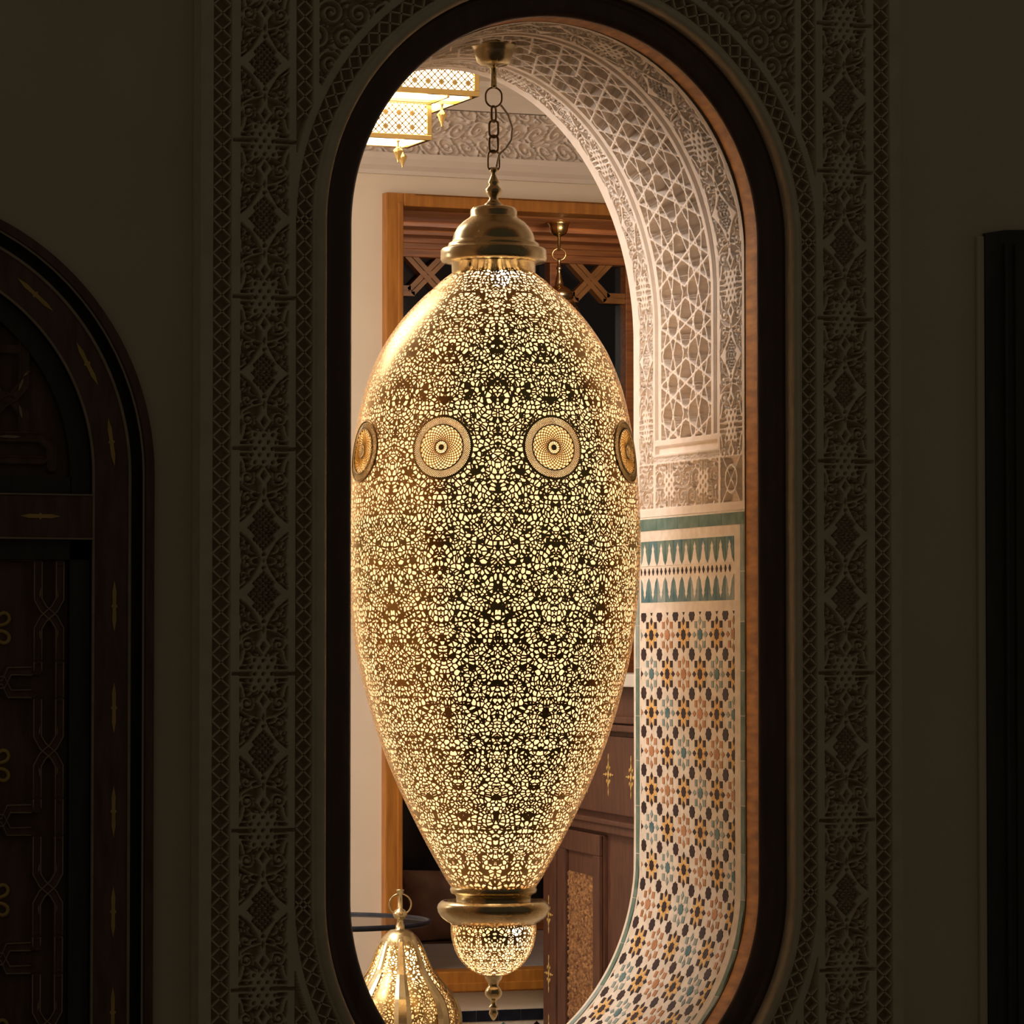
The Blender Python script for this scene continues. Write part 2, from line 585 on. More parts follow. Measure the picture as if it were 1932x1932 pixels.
def scroll_h(x, z, pitch, k=2.1, lw=0.32):
    """field of interlocking scrolls"""
    row = np.floor(z / (pitch * 0.86))
    cxs = (np.floor(x / pitch - 0.5 * np.mod(row, 2)) + 0.5 + 0.5 * np.mod(row, 2)) * pitch
    czs = (row + 0.5) * pitch * 0.86
    dx, dz = x - cxs, z - czs
    sgn = np.where(np.mod(np.floor(x / pitch - 0.5 * np.mod(row, 2)) + row, 2) < 1, 1.0, -1.0)
    r = np.hypot(dx, dz) / (pitch * 0.5)
    a = np.arctan2(dz, dx) * sgn
    f = np.mod(a / (2 * PI) + r * k, 1.0)
    d = np.abs(f - 0.5) * 2 / k
    h = 1 - sm(d, lw * 0.42, lw * 0.42 + 0.14)
    h = np.where(r < 0.13, 1.0, h)
    # leaves between the scrolls
    lf = np.sin(x * 2 * PI / pitch * 2.0 + np.sin(z * 160) * 0.8) * np.sin(z * 2 * PI / pitch * 2.3 + np.sin(x * 130))
    h2 = sm(lf, 0.05, 0.30)
    return np.where(r > 0.97, h2, h)


# ------------------------------------------------------------------ the opening
ZT, ZB, RI = 2.461, 1.051, 0.4725
YD = 0.64          # back of the reveal


def section(y):
    """half width, top radius, top centre, bottom radius, bottom centre at depth y"""
    t = np.clip((y - 0.03) / (YD - 0.03), 0, 1)
    rx = 0.470
    rt = 0.4715 + (0.620 - 0.4715) * np.power(t, 0.45)
    apex = 2.9325 - 0.017 * t
    rb = 0.4715 + (0.500 - 0.4715) * t
    bot = 0.5795 + 0.013 * t
    return rx, rt, apex - rt, rb, bot + rb


LA = 0.4715 * PI / 2
LS = ZT - ZB
STOT = 2 * LA + LS


def quarter(a, b):
    h = ((a - b) / (a + b)) ** 2
    return PI / 4 * (a + b) * (1 + h / 4 + h * h / 64)


ZU, ZD = 2.20, 1.30      # between these heights the courses of the reveal are level


def smap(s, y, off=0.0):
    """s: distance from the top crown, signed (right +); y depth; off: metres into the wall"""
    sg = np.where(s < 0, -1.0, 1.0)
    a = np.abs(s)
    rx, rt, zt, rb, zb = section(y)
    su = LA + ZT - ZU
    sd = LA + ZT - ZD
    au, ad = quarter(rx, rt), quarter(rx, rb)
    u = a / su * (au + zt - ZU)
    v = (a - sd) / (STOT - sd) * (ZD - zb + ad)
    th1 = np.clip(u / au, 0, 1) * PI / 2
    th2 = np.clip((v - (ZD - zb)) / ad, 0, 1) * PI / 2
    up = (a < su) & (u < au)
    dn = (a > sd) & (v > ZD - zb)
    zst = np.where(a < su, zt - (u - au), np.where(a <= sd, ZU - (a - su), ZD - v))
    x = np.where(up, (rx + off) * np.sin(th1), np.where(dn, (rx + off) * np.cos(th2), rx + off))
    z = np.where(up, zt + (rt + off) * np.cos(th1), np.where(dn, zb - (rb + off) * np.sin(th2), zst))
    return np.stack([x * sg, y + 0 * x, z], -1)


def s_of_z(z):      # on the straight side, front section
    return LA + (ZT - z)


def loop_pts(r, n_arc=48, n_str=2):
    """closed stadium loop at radius r, xz points, clockwise from crown"""
    pts = []
    for i in range(n_arc * 2 + 1):
        a = PI * i / (2 * n_arc) - PI / 2
        pts.append((r * math.sin(a), ZT + r * math.cos(a)))
    for i in range(n_arc * 2 + 1):
        a = PI / 2 + PI * i / (2 * n_arc)
        pts.append((r * math.sin(a), ZB + r * math.cos(a)))
    return pts


def sweep_ring(prof, name, mat, parent=None):
    """prof: list of (r, y)"""
    mb = MB()
    n = None
    vs = []
    for (r, y) in prof:
        lp = loop_pts(r)
        n = len(lp)
        vs += [(q[0], y, q[1]) for q in lp]
    fs = []
    for i in range(len(prof) - 1):
        for k in range(n):
            k2 = (k + 1) % n
            fs.append((i * n + k, i * n + k2, (i + 1) * n + k2, (i + 1) * n + k))
    mb.add(vs, fs, 0, True)
    return mb


def wall_with_holes(name, x0, x1, z0, z1, y, holes, mat):
    bm = bmesh.new()
    loops = [[(x0, z0), (x1, z0), (x1, z1), (x0, z1)]] + holes
    edges = []
    for lp in loops:
        vs = [bm.verts.new((q[0], y, q[1])) for q in lp]
        for i in range(len(vs)):
            edges.append(bm.edges.new((vs[i], vs[(i + 1) % len(vs)])))
    bmesh.ops.triangle_fill(bm, edges=edges, use_beauty=True)
    me = bpy.data.meshes.new(name)
    bm.to_mesh(me)
    bm.free()
    me.materials.append(mat)
    o = bpy.data.objects.new(name, me)
    col.objects.link(o)
    return o


# door arch outline (outer edge of its trim)
DR, DCX, DCZ = 0.566, -1.466, 1.93


def door_loop(r, zb=0.0, dx=DCX):
    return [(dx + r * math.cos(a), DCZ + r * math.sin(a)) for a in [PI * i / 40 for i in range(41)]] + [(dx - r, zb), (dx + r, zb)]


P0 = -0.055        # face of the carved panel
wf = wall_with_holes('wall_front', -4.5, 4.5, 0, 4.2, 0.0, [loop_pts(0.54), door_loop(0.548, 0.02)], M['wall'])
tag(wf, kind='structure')
wb = wall_with_holes('wall_inner', -2.6, 2.6, 0, 3.341, YD, [[tuple(q[[0, 2]]) for q in smap(np.concatenate([np.linspace(0, STOT, 90), np.linspace(-STOT, 0, 90)[1:-1]]), YD + 0 * np.arange(178.0)[:178])]], M['room_wall'])
tag(wb, kind='structure')

# ---- carved panel round the opening
RES = 0.0021
PX0, PX1, PZ0, PZ1 = -0.806, 0.806, 0.70, 3.03
xs = np.arange(PX0, PX1 + RES / 2, RES)
zs = np.arange(PZ0, PZ1 + RES / 2, RES)
X, Z = np.meshgrid(xs, zs)
AX = np.abs(X)
dzr = np.where(Z > ZT, Z - ZT, np.where(Z < ZB, Z - ZB, 0.0))
r = np.hypot(X, dzr)
ang = np.arctan2(np.abs(dzr), AX)
sl = np.where(dzr == 0, Z, np.where(Z > ZT, ZT + ang * 0.585, ZB - ang * 0.585))
knots = np.array([1.55 + (k - 1.55) * 0.994 for k in (0.5408, 0.8670, 1.1950, 1.5205, 1.990, 2.306, 2.635, 2.963, 3.291)])
H = np.zeros_like(X)
depth = np.full_like(X, 0.032)
H[:] = 1.0
# vertical strips
v1 = (AX >= 0.568) & (AX < 0.6025)
H = np.where(v1, 0.0, H)
v2 = (AX >= 0.6200) & (AX < 0.7260)
H = np.where(v2, strip_h(AX - 0.673, Z, knots), H)
# slits that cut the flat bands level with the knots
kd = np.min(np.abs(Z[..., None] - knots[None, None, :]), -1)
slit = (((AX >= 0.606) & (AX < 0.6205)) | ((AX >= 0.7255) & (AX < 0.742))) & (kd < 0.0032)
H = np.where(slit, 0.0, H)
v3 = (AX >= 0.746) & (AX < 0.7845)
H = np.where(v3, 0.0, H)
# spandrel
spn = (AX < 0.552) & (r > 0.62)
H = np.where(spn, scroll_h(X, Z, 0.062), H)
# ring bands following the arch
ring = (r >= 0.54) & (r < 0.62)
arcz = (dzr != 0)
H = np.where(ring & arcz, 1.0, H)
nr = ring & arcz & (r >= 0.568) & (r < 0.6025)
H = np.where(nr, 0.0, H)
depth = np.where(v2, 0.034, depth)
Yp = P0 + (1 - H) * depth + 0.0006 * np.sin(X * 37 + 3 * np.sin(Z * 11)) * np.sin(Z * 23)
cx_ = (X[:-1, :-1] + X[1:, 1:]) / 2
rc = (r[:-1, :-1] + r[1:, 1:]) / 2
mask = rc > 0.543
pan = grid_mesh('trim_1', np.stack([X, Yp, Z], -1), M['panel'], mask)
tag(pan, kind='structure')
# edges of the panel and its plain continuation above and below
mb = MB()
mb.box(-0.812, -0.8055, P0, -0.002, 0.02, 4.2)
mb.box(0.8055, 0.812, P0, -0.002, 0.02, 4.2)
mb.box(-0.8055, 0.8055, P0, -0.002, PZ1, 4.2)
mb.box(-0.8055, 0.8055, P0 + 0.004, -0.002, 0.02, PZ0)
tag(mb.build('trim_2', M['panel']), kind='structure')
# diamond nets laid in the sunk bands
nb = MB()
NW = 0.0030
def net_bar(f, s0, s1, P_):
    # f(u, s) -> (x, z); u 0..1 across the band
    L = []; R_ = []
    n = 5
    for i in range(n):
        t = i / (n - 1)
        x, z = f(t, s0 + (s1 - s0) * t)
        x2, z2 = f(t, s0 + (s1 - s0) * t + 0.001)
        L.append((x, z)); R_.append((x2, z2))
    vs = []
    for i in range(n):
        a = L[max(i - 1, 0)]; b = L[min(i + 1, n - 1)]
        tx, tz = b[0] - a[0], b[1] - a[1]
        l = math.hypot(tx, tz)
        nx, nz = -tz / l * NW / 2, tx / l * NW / 2
        for (sx, yy) in ((1, P0 + 0.022), (1, P0 + 0.0008), (-1, P0 + 0.0008), (-1, P0 + 0.022)):
            vs.append((L[i][0] + sx * nx, yy, L[i][1] + sx * nz))
    fs = []
    for i in range(n - 1):
        for j in range(3):
            fs.append((i * 4 + j, i * 4 + j + 1, (i + 1) * 4 + j + 1, (i + 1) * 4 + j))
    nb.add(vs, fs, 0, False)
for (ra, rb, P_) in ((0.568, 0.6025, 0.0335), (0.746, 0.7845, 0.0345)):
    for sg in (1, -1):
        z = PZ0
        while z < PZ1 - P_:
            zz_m = z + P_ / 2
            hid = ra < 0.6 and not (ZB - 0.01 < zz_m < ZT) and math.hypot(0.585, zz_m - ZT if zz_m > ZT else ZB - zz_m) < 0.628
            for d in (() if hid else (1, -1)):
                f = lambda u, q, sg=sg, ra=ra, rb=rb: (sg * (ra + (rb - ra) * u), q)
                net_bar(f, z if d > 0 else z + P_, z + P_ if d > 0 else z, P_)
            z += P_
for (cz_, s_) in ((ZT, 1), (ZB, -1)):
    n_ = int(round(PI * 0.585 / 0.0335))
    for k in range(n_):
        a0, a1 = PI * k / n_, PI * (k + 1) / n_
        for (p, q) in ((a0, a1), (a1, a0)):
            f = lambda u, a, cz_=cz_, s_=s_: ((0.568 + 0.0345 * u) * math.cos(a), cz_ + s_ * (0.568 + 0.0345 * u) * math.sin(a))
            if min(f(0, p)[1], f(1, q)[1]) > PZ0 and max(f(0, p)[1], f(1, q)[1]) < PZ1:
                net_bar(f, p, q, 0.0335)
tag(nb.build('trim_11', M['panel']), kind='structure')

# ---- dark wooden ring and honey lining
prof = [(0.5400, -0.030), (0.5370, -0.034), (0.532, -0.037), (0.526, -0.0375), (0.520, -0.0345), (0.516, -0.034), (0.500, -0.038), (0.490, -0.038), (0.4785, -0.034), (0.4735, -0.031), (0.4722, -0.027)]
ringo = sweep_ring(prof, 'trim_9', M['darkwood']).build('trim_9', M['darkwood'])
tag(ringo, kind='structure')
lin = sweep_ring([(0.4722, -0.0265), (0.4722, 0.034), (0.485, 0.034)], 'lining', M['lining']).build('lining', M['lining'], ringo)
bead = sweep_ring([(0.5370, -0.030)] + [(0.5490 + 0.0120 * math.cos(rad(a)), -0.0545 - 0.0120 * math.sin(rad(a))) for a in range(180, -1, -15)] + [(0.561, -0.045)], 'trim_10', M['panel']).build('trim_10', M['panel'])
tag(bead, kind='structure')

# ---- carved plaster of the reveal
Y0R = 0.034
KB = 0.031
S1 = float(s_of_z(1.882))
ss = np.arange(-S1, S1 + 0.0011, 0.0022)
ys = np.arange(Y0R, YD + 0.0005, 0.0022)
ys[-1] = YD
S, Yg = np.meshgrid(ss, ys, indexing='ij')
A = np.abs(S)
ZL = ZT - (A - LA)                      # nominal height on the straight part
H = np.ones_like(S)
kn = np.array(sorted([float(s_of_z(2.072)) - 0.312 * k for k in range(-2, 6)]))
# front and back candelabra strips
uF = Yg - 0.1035
mF = (np.abs(uF) < 0.0565)
H = np.where(mF, strip_h(uF, A, kn, 0.0565), H)
uB = Yg - 0.566
mB_ = (np.abs(uB) < 0.0385)
H = np.where(mB_, strip_h(uB, A + 0.02, kn, 0.0385), H)
# fillets: a shallow channel between two beads
for (c, wd) in ((0.184, 0.020), (0.506, 0.020)):
    d = np.abs(Yg - c)
    H = np.where(d < wd, np.where(d < 0.009, 0.55, 1.0), H)

# girih lattice
a_ = 0.140
e_ = a_ / (1 + math.sqrt(2))
G = Tile(a_, a_, 0.001)
oc = (a_ / 2, a_ / 2)
mids = [(oc[0] + a_ / 2 * math.cos(PI / 4 * k), oc[1] + a_ / 2 * math.sin(PI / 4 * k)) for k in range(8)]
for k in range(8):
    G.line([mids[k], mids[(k + 3) % 8]], 0.0080, 1.0)
mm = e_ / 2 / math.sqrt(2)
for cx0 in (0, a_):
    for cz0 in (0, a_):
        for k in range(4):
            c_, s_ = math.cos(PI / 2 * k), math.sin(PI / 2 * k)
            rot = lambda q: (cx0 + c_ * q[0] - s_ * q[1], cz0 + s_ * q[0] + c_ * q[1])
            G.line([rot((mm, mm)), rot((0.586 * mm, 0)), rot((mm, -mm))], 0.0080, 1.0)
low = Tile(a_, a_, 0.001)
low.h = 0.42 * scroll_h(low.X, low.Y, a_ / 4)
gir = G.at(np.mod(Yg - 0.205, a_), np.mod(A + 0.03, a_))
lowh = low.at(np.mod(Yg - 0.205, a_), np.mod(A + 0.03, a_))
mG = (Yg > 0.2045) & (Yg < 0.4855)
zlat = 2.052
HG = np.maximum(gir, lowh)
border = np.minimum(np.abs(Yg - 0.2045), np.abs(Yg - 0.4855)) < 0.005
HG = np.where(border, 1.0, HG)
H = np.where(mG & (ZL > zlat), HG, H)
dep = np.where(mG & (ZL > zlat), 0.042, 0.0150)
# foot of the lattice panel
foot = (Yg > 0.164) & (Yg < 0.526) & (ZL <= zlat + 0.006)
H = np.where(foot, 1.0, H)
ch = (Yg > 0.175) & (Yg < 0.515) & (ZL < 2.044) & (ZL > 2.026)
H = np.where(ch, 0.45, H)
nz = scroll_h(Yg, A, 0.018)
H = np.where(foot & (ZL <= 2.018) & (ZL > 2.006), 0.6 + 0.4 * nz, H)
# arabesque frieze above the tiles
fr = (ZL <= 2.002) & (ZL > 1.902)
fx = scroll_h(Yg + 0.01, ZL - 1.902, 0.050, 1.7)
post = np.minimum(np.minimum(np.abs(Yg - 0.165), np.abs(Yg - 0.520)), 9)
H = np.where(fr, fx, H)
H = np.where(fr & (post < 0.007), 1.0, H)
kx = np.min(np.abs(Yg[..., None] - np.array([0.252, 0.438])[None, None, :]), -1)
kh = T.at(np.clip(np.abs(ZL - 1.952), 0, 0.05) * 0.9, kx)
H = np.where(fr & (kx < 0.030), kh, H)
cr1 = np.minimum(np.abs((Yg - 0.1035) - (ZL - 1.952) * 0.9), np.abs((Yg - 0.1035) + (ZL - 1.952) * 0.9))
H = np.where(fr & (Yg < 0.157), np.maximum(1 - sm(cr1, 0.003, 0.006), 1 - sm(np.abs(np.hypot(Yg - 0.1035, ZL - 1.952) - 0.03), 0.003, 0.006)), H)
dep = np.where(fr, 0.017, dep)
H = np.where((ZL <= 1.902) | (Yg < 0.046) | ((ZL < 2.006) & (ZL > 2.002)), 1.0, H)
H = np.where(Yg > 0.6055, 1.0, H)
pts = smap(S, Yg, (1 - H) * dep)
rev = grid_mesh('trim_3', pts, M['stucco'])
tag(rev, kind='structure')

# ---- zellige of the reveal: ground and tiles
ss = np.concatenate([np.linspace(S1, LA + LS, 8), np.linspace(LA + LS, STOT, 60)[1:]])
mbz = MB()
for sg in (1, -1):
    Sg, Yq = np.meshgrid(ss * sg, np.linspace(Y0R, YD, 8), indexing='ij')
    Pq = smap(Sg, Yq, 0.0)
    n, k_, _ = Pq.shape
    fs = [(i * k_ + j, (i + 1) * k_ + j, (i + 1) * k_ + j + 1, i * k_ + j + 1) for i in range(n - 1) for j in range(k_ - 1)]
    mbz.add(Pq.reshape(-1, 3), fs, 0, False)
zel = mbz.build('trim_4', [M['grout']], fix=False)
tag(zel, kind='structure')

TM = [M['t_white'], M['t_dark'], M['t_yellow'], M['t_orange'], M['t_teal'], M['t_blue'], M['t_green']]
tmb = MB()
YA, YB = 0.088, 0.597


def tile_poly(poly, mi, lift, sgn, clamp=True):
    """poly: (depth y, s) points"""
    q = np.array(poly, float)
    if clamp:
        if q[:, 0].max() < YA or q[:, 0].min() > YB: return
        q[:, 0] = np.clip(q[:, 0], YA, YB)
    if q[:, 1].min() > STOT: return
    q[:, 1] = np.minimum(q[:, 1], STOT)
    if np.ptp(q[:, 0]) < 1e-4 or np.ptp(q[:, 1]) < 1e-4: return
    P = smap(q[:, 1] * sgn, q[:, 0], -lift)
    Pb = smap(q[:, 1] * sgn, q[:, 0], 0.0005)
    n = len(P)
    tmb.add(list(P) + list(Pb), [tuple(range(n))] + [(i, (i + 1) % n, (i + 1) % n + n, i + n) for i in range(n)], mi)


def star8(cy, cs, ro, ri, ph=0.0):
    return [(cy + (ro if k % 2 == 0 else ri) * math.cos(PI / 8 * k + ph), cs + (ro if k % 2 == 0 else ri) * math.sin(PI / 8 * k + ph)) for k in range(16)]


AC = 0.0895
yc0 = 0.135
s_first = float(s_of_z(1.652))
s_top = float(s_of_z(1.660))
nrow = int((STOT - s_first) / AC) + 1
for sgn in (1, -1):
    for i in range(nrow + 1):
        for j in range(-1, 7):
            cy, cs = yc0 + j * AC, s_first + i * AC
            if cy <= YB + 0.02 and j >= 0:
                pl = star8(cy, cs, 0.0162, 0.0132)
                pl = [(a, max(b, s_top + 0.001)) for a, b in pl]
                tile_poly(pl, 1, 0.0010, sgn)
            # small teeth at the top edge
            if i == 0:
                hy = cy + AC / 2
                tile_poly([(hy - 0.006, s_top + 0.001), (hy + 0.006, s_top + 0.001), (hy, s_top + 0.008)], 1, 0.001, sgn)
            cy2, cs2 = cy + AC / 2, cs + AC / 2
            if (i + j) % 2 == 0:
                c_main = 1; c_side = 1; yel = True
            else:
                kk = (i - j - 1) // 2
                if (kk + i) % 2 == 0:
                    c_main, c_side = 3, 3
                else:
                    c_main, c_side = 5, 4
                yel = False
            g = 2 if yel else 0
            for k in range(8):
                # little kites of ground colour between the pieces
                a = PI / 8 + PI / 4 * k
                ro, r1 = 0.0275, 0.0165
                ca, sa = math.cos(a), math.sin(a)
                c2, s2 = math.cos(a), math.sin(a)
                tile_poly([(cy2 + r1 * ca - 0.0045 * sa, cs2 + r1 * sa + 0.0045 * ca), (cy2 + ro * ca - 0.0035 * sa, cs2 + ro * sa + 0.0035 * ca),
                           (cy2 + (ro + 0.006) * ca, cs2 + (ro + 0.006) * sa),
                           (cy2 + ro * ca + 0.0035 * sa, cs2 + ro * sa - 0.0035 * ca), (cy2 + r1 * ca + 0.0045 * sa, cs2 + r1 * sa - 0.0045 * ca)], g, 0.0008, sgn)
            if yel:
                tile_poly(star8(cy2, cs2, 0.0215, 0.0185, PI / 8), 2, 0.0007, sgn)
            tile_poly(star8(cy2, cs2, 0.0142, 0.0114), c_main, 0.0012, sgn)
            for k in range(4):
                a = PI / 2 * k
                ca, sa = math.cos(a), math.sin(a)
                rr = 0.0315
                px_, ps_ = cy2 + rr * ca, cs2 + rr * sa
                tile_poly([(px_ + 0.0095 * ca, ps_ + 0.0095 * sa), (px_ - 0.0068 * sa, ps_ + 0.0068 * ca), (px_ - 0.0095 * ca, ps_ - 0.0095 * sa), (px_ + 0.0068 * sa, ps_ - 0.0068 * ca)], c_side, 0.0012, sgn)
                a = PI / 4 + PI / 2 * k
                ca, sa = math.cos(a), math.sin(a)
                px_, ps_ = cy2 + 0.0225 * (1 if ca > 0 else -1), cs2 + 0.0225 * (1 if sa > 0 else -1)
                tile_poly([(px_ - 0.0062, ps_ - 0.0078), (px_ + 0.0062, ps_ - 0.0078), (px_ + 0.0062, ps_ + 0.0078), (px_ - 0.0062, ps_ + 0.0078)], c_side, 0.0012, sgn)
    # spindle frieze
    sa_, sb_ = float(s_of_z(1.825)), float(s_of_z(1.683))
    nsp = 11
    step = (YB - YA) / nsp
    for k in range(nsp):
        ya, yb = YA + k * step + 0.0008, YA + (k + 1) * step - 0.0008
        tile_poly([(ya, sa_), (yb, sa_), (yb, sa_ + 0.056), (ya, sa_ + 0.056)], 6 if k % 3 else 5, 0.0006, sgn)
        tile_poly([(ya, sb_ - 0.056), (yb, sb_ - 0.056), (yb, sb_), (ya, sb_)], 5 if k % 4 else 4, 0.0006, sgn)
        yc = (ya + yb) / 2
        for (b0, dr) in ((sa_, 1), (sb_, -1)):
            hw = step / 2
            pr = [(0.0, 0.006), (0.12, 0.013), (0.30, 0.018), (0.22, 0.023), (0.42, 0.034), (0.55, 0.046), (0.98, 0.0575)]
            pl = [(yc - u * hw, b0 + dr * v) for u, v in pr] + [(yc + u * hw, b0 + dr * v) for u, v in reversed(pr[1:])]
            tile_poly(pl, 0, 0.0011, sgn)
        smid = (sa_ + sb_) / 2
        for yy in (yc, yb):
            tile_poly([(yy - 0.0055, smid), (yy, smid - 0.0085), (yy + 0.0055, smid), (yy, smid + 0.0085)], 1, 0.0012, sgn)
    # green borders
    g0, g1 = float(s_of_z(1.877)), float(s_of_z(1.850))
    yb = 0.036
    while yb < 0.62:
        ye = min(yb + 0.118, 0.625)
        tile_poly([(yb + 0.0006, g0), (ye - 0.0006, g0), (ye - 0.0006, g1), (yb + 0.0006, g1)], 6, 0.0011, sgn, False)
        yb = ye
        if ye >= 0.625: break
    for (ya, yb2) in ((0.036, 0.056), (0.608, 0.627)):
        s0 = g1
        while s0 < STOT - 0.001:
            s1_ = min(s0 + 0.098 + 0.02 * random.random(), STOT)
            nseg = 6
            fr_ = [s0 + 0.0008 + (s1_ - s0 - 0.0016) * t / nseg for t in range(nseg + 1)]
            tile_poly([(ya, q) for q in fr_] + [(yb2, q) for q in reversed(fr_)], 6 if random.random() > 0.25 else 4, 0.0011, sgn, False)
            s0 = s1_
tl = tmb.build('zellige_tiles', TM, zel, fix=False)
tl['label'] = 'coloured glazed mosaic pieces'

# ------------------------------------------------------------------ room shell behind the opening
CZ = 3.341
mb = MB(); mb.box(-2.65, 2.65, YD, 3.5, CZ, CZ + 0.1)
tag(mb.build('ceiling', M['ceil']), kind='structure')
mb = MB(); mb.box(-4.5, 4.5, -9.5, 6.0, -0.1, 0.0)
tag(mb.build('floor', M['floor']), kind='structure')
mb = MB(); mb.box(-2.7, -2.6, YD, 3.5, 0, CZ)
tag(mb.build('wall_left', M['room_wall']), kind='structure')
mb = MB(); mb.box(2.6, 2.7, YD, 3.5, 0, CZ)
tag(mb.build('wall_right', M['room_wall']), kind='structure')
# back wall with a wide framed opening to a gallery
OX0, OX1, OZ0, OZ1 = 0.885, 2.35, 0.525, 2.990
FWD = 0.058
mb = MB()
mb.box(-2.6, OX0, 3.5, 3.6, 0, CZ)
mb.box(OX1, 2.6, 3.5, 3.6, 0, CZ)
mb.box(OX0, OX1, 3.5, 3.6, OZ1, CZ)
mb.box(OX0, OX1, 3.5, 3.6, 0, OZ0)
tag(mb.build('wall_back', M['room_wall']), kind='structure')
# cornice: cove board, carved frieze, top moulding
mb = MB()
mb.prism([(3.5, 3.112), (3.455, 3.112), (3.455, 3.095), (3.47, 3.075), (3.485, 3.062), (3.49, 3.050), (3.5, 3.050)], 'x', -2.6, 2.6)
mb.prism([(3.5, 3.257), (3.5, 3.341), (3.40, 3.341), (3.405, 3.325), (3.43, 3.305), (3.455, 3.275), (3.46, 3.257)], 'x', -2.6, 2.6)
tag(mb.build('trim_5', M['ceil']), kind='structure')
xs = np.arange(0.3, 2.1, 0.0035); zs = np.arange(3.112, 3.2572, 0.0028)
X, Z = np.meshgrid(xs, zs)
h = scroll_h(X + 0.012 * np.sin(Z * 60), Z - 3.112, 0.066, 1.55, 0.34)
eg = (Z < 3.116) | (Z > 3.2535)
h = np.where(eg, 1.0, h)
fz = grid_mesh('trim_6', np.stack([X, 3.470 + (1 - h) * 0.016, Z], -1), M['stucco'])
tag(fz, kind='structure')
mb = MB()
mb.box(-2.6, 0.3, 3.470, 3.5, 3.112, 3.257); mb.box(2.1, 2.6, 3.470, 3.5, 3.112, 3.257)
tag(mb.build('trim_7', M['stucco']), kind='structure')

# honey wooden frame of the gallery opening
fr0 = empty('opening_surround', (OX0, 3.48, 0))
tag(fr0, 'honey brown wooden surround of the gallery opening behind the big lantern', 'door frame')
def fbox(nm, x0, x1, z0, z1):
    mb = MB()
    mb.box(x0, x1, -0.015, 0.10, z0, z1, ch=0.004)
    if x1 - x0 > z1 - z0:
        mb.box(x0 + FWD * 0.6, x1 - FWD * 0.6, -0.022, 0.0, z0 + (0.036 if z0 > 1 else 0.004), z1 - (0.004 if z0 > 1 else 0.036), ch=0.003)
    else:
        mb.box(x0 + (0.038 if x0 < 0.5 else 0.004), x1 - (0.004 if x0 < 0.5 else 0.038), -0.022, 0.0, z0 + 0.04, z1 - 0.03, ch=0.003)
    return mb.build(nm, M['honey'], fr0)
LX = OX1 - OX0
fbox('jamb', 0, FWD, OZ0, OZ1)
fbox('jamb', LX - FWD, LX, OZ0, OZ1)
fbox('head', FWD, LX - FWD, OZ1 - 0.040, OZ1)
fbox('bottom_rail', FWD, LX - FWD, OZ0, OZ0 + 0.066)

# gallery: wooden ceiling, raised marble floor, side walls, rear window
GY = 5.25
mb = MB(); mb.box(OX0 - 0.1, 3.4, 3.6, GY + 0.1, 3.064, 3.14)
for yy in (3.66, 4.02, 4.30, 4.78, 5.02):
    mb.box(OX0 - 0.1, 3.4, yy, yy + 0.10, 3.046, 3.066, ch=0.006)
tag(mb.build('ceiling_gallery', M['redwood']), kind='structure')
mb = MB(); mb.box(OX0 - 0.1, 3.4, 3.6, GY + 0.1, 0.40, 0.578)
tag(mb.build('floor_gallery', M['greymarble']), kind='structure')
mb = MB()
mb.box(OX0 - 0.2, OX0 - 0.1, 3.6, GY + 0.1, 0.4, 3.14)
mb.box(3.4, 3.5, 3.6, GY + 0.1, 0.4, 3.14)
mb.box(OX0 - 0.2, 3.5, GY + 0.1, GY + 0.2, 0.4, 3.14)
tag(mb.build('wall_gallery', M['redwood']), kind='structure')

win = empty('window_1', (1.95, GY, 0.578))
tag(win, kind='structure')
mb = MB(); mb.box(-1.25, 1.5, 0.03, 0.045, 0.11, 2.43)
mb.build('pane', M['glass'], win)
mb = MB()
mb.box(-1.25, 1.5, -0.03, 0.06, 2.412, 2.486, ch=0.004)
mb.box(-1.25, 1.5, -0.045, -0.02, 2.440, 2.462, ch=0.004)
mb.box(-1.25, 1.5, -0.03, 0.06, 0.0, 0.11, ch=0.004)
for xx in (0.215, 0.515, -0.56, -1.25, 1.25):
    mb.box(xx, xx + 0.03, -0.02, 0.05, 0.11, 2.412, ch=0.003)
mb.build('window_frame', M['redwood'], win)
for k in range(-3, 4):
    cxk = 0.0615 + k * 0.3185
    mb = MB()
    for sg in (1, -1):
        for (wd_, y_a, y_b) in ((0.036, -0.004 - 0.0008 * sg, 0.03), (0.0165, -0.012 - 0.0012 * sg, -0.006)):
            for off in ((0.0,) if wd_ > 0.02 else (-0.0105, 0.0105)):
                nx_ = off * 0.7071
                mb.bar2((cxk - sg * 0.094 + nx_ * sg, 2.446 + nx_), (cxk + sg * 0.064 + nx_ * sg, 2.288 + nx_), wd_, y_a, y_b)
                mb.bar2((cxk + sg * (0.056 + nx_), 2.292 + off), (cxk + sg * 0.162, 2.292 + off), wd_, y_a, y_b)
    mb.build('lattice', M['latticewood'], win)

# tiled dado under the gallery opening
mb = MB()
mb.box(-2.6, 2.6, 3.492, 3.5, 0.0, 0.468)
dd = mb.build('trim_8', M['grout']); tag(dd, kind='structure')
dm = MB()
for k in range(30):
    xa = 0.45 + k * 0.0745
    dm.box(xa, xa + 0.0725, 3.489, 3.493, 0.432, 0.466, 0)
for k in range(20):
    xa = 0.50 + k * 0.112
    for (dx, zc, mi) in ((0, 0.402, (1, 2, 3)[k % 3]), (0.056, 0.345, (2, 3, 1)[k % 3]), (0, 0.288, (3, 1, 2)[k % 3])):
        dm.prism([(xa + dx - 0.026, zc), (xa + dx, zc - 0.026), (xa + dx + 0.026, zc), (xa + dx, zc + 0.026)], 'y', 3.489, 3.493, mi)
dm.build('dado_tiles', [M['t_black'], M['t_yellow'], M['t_blue'], M['t_dark']], dd)

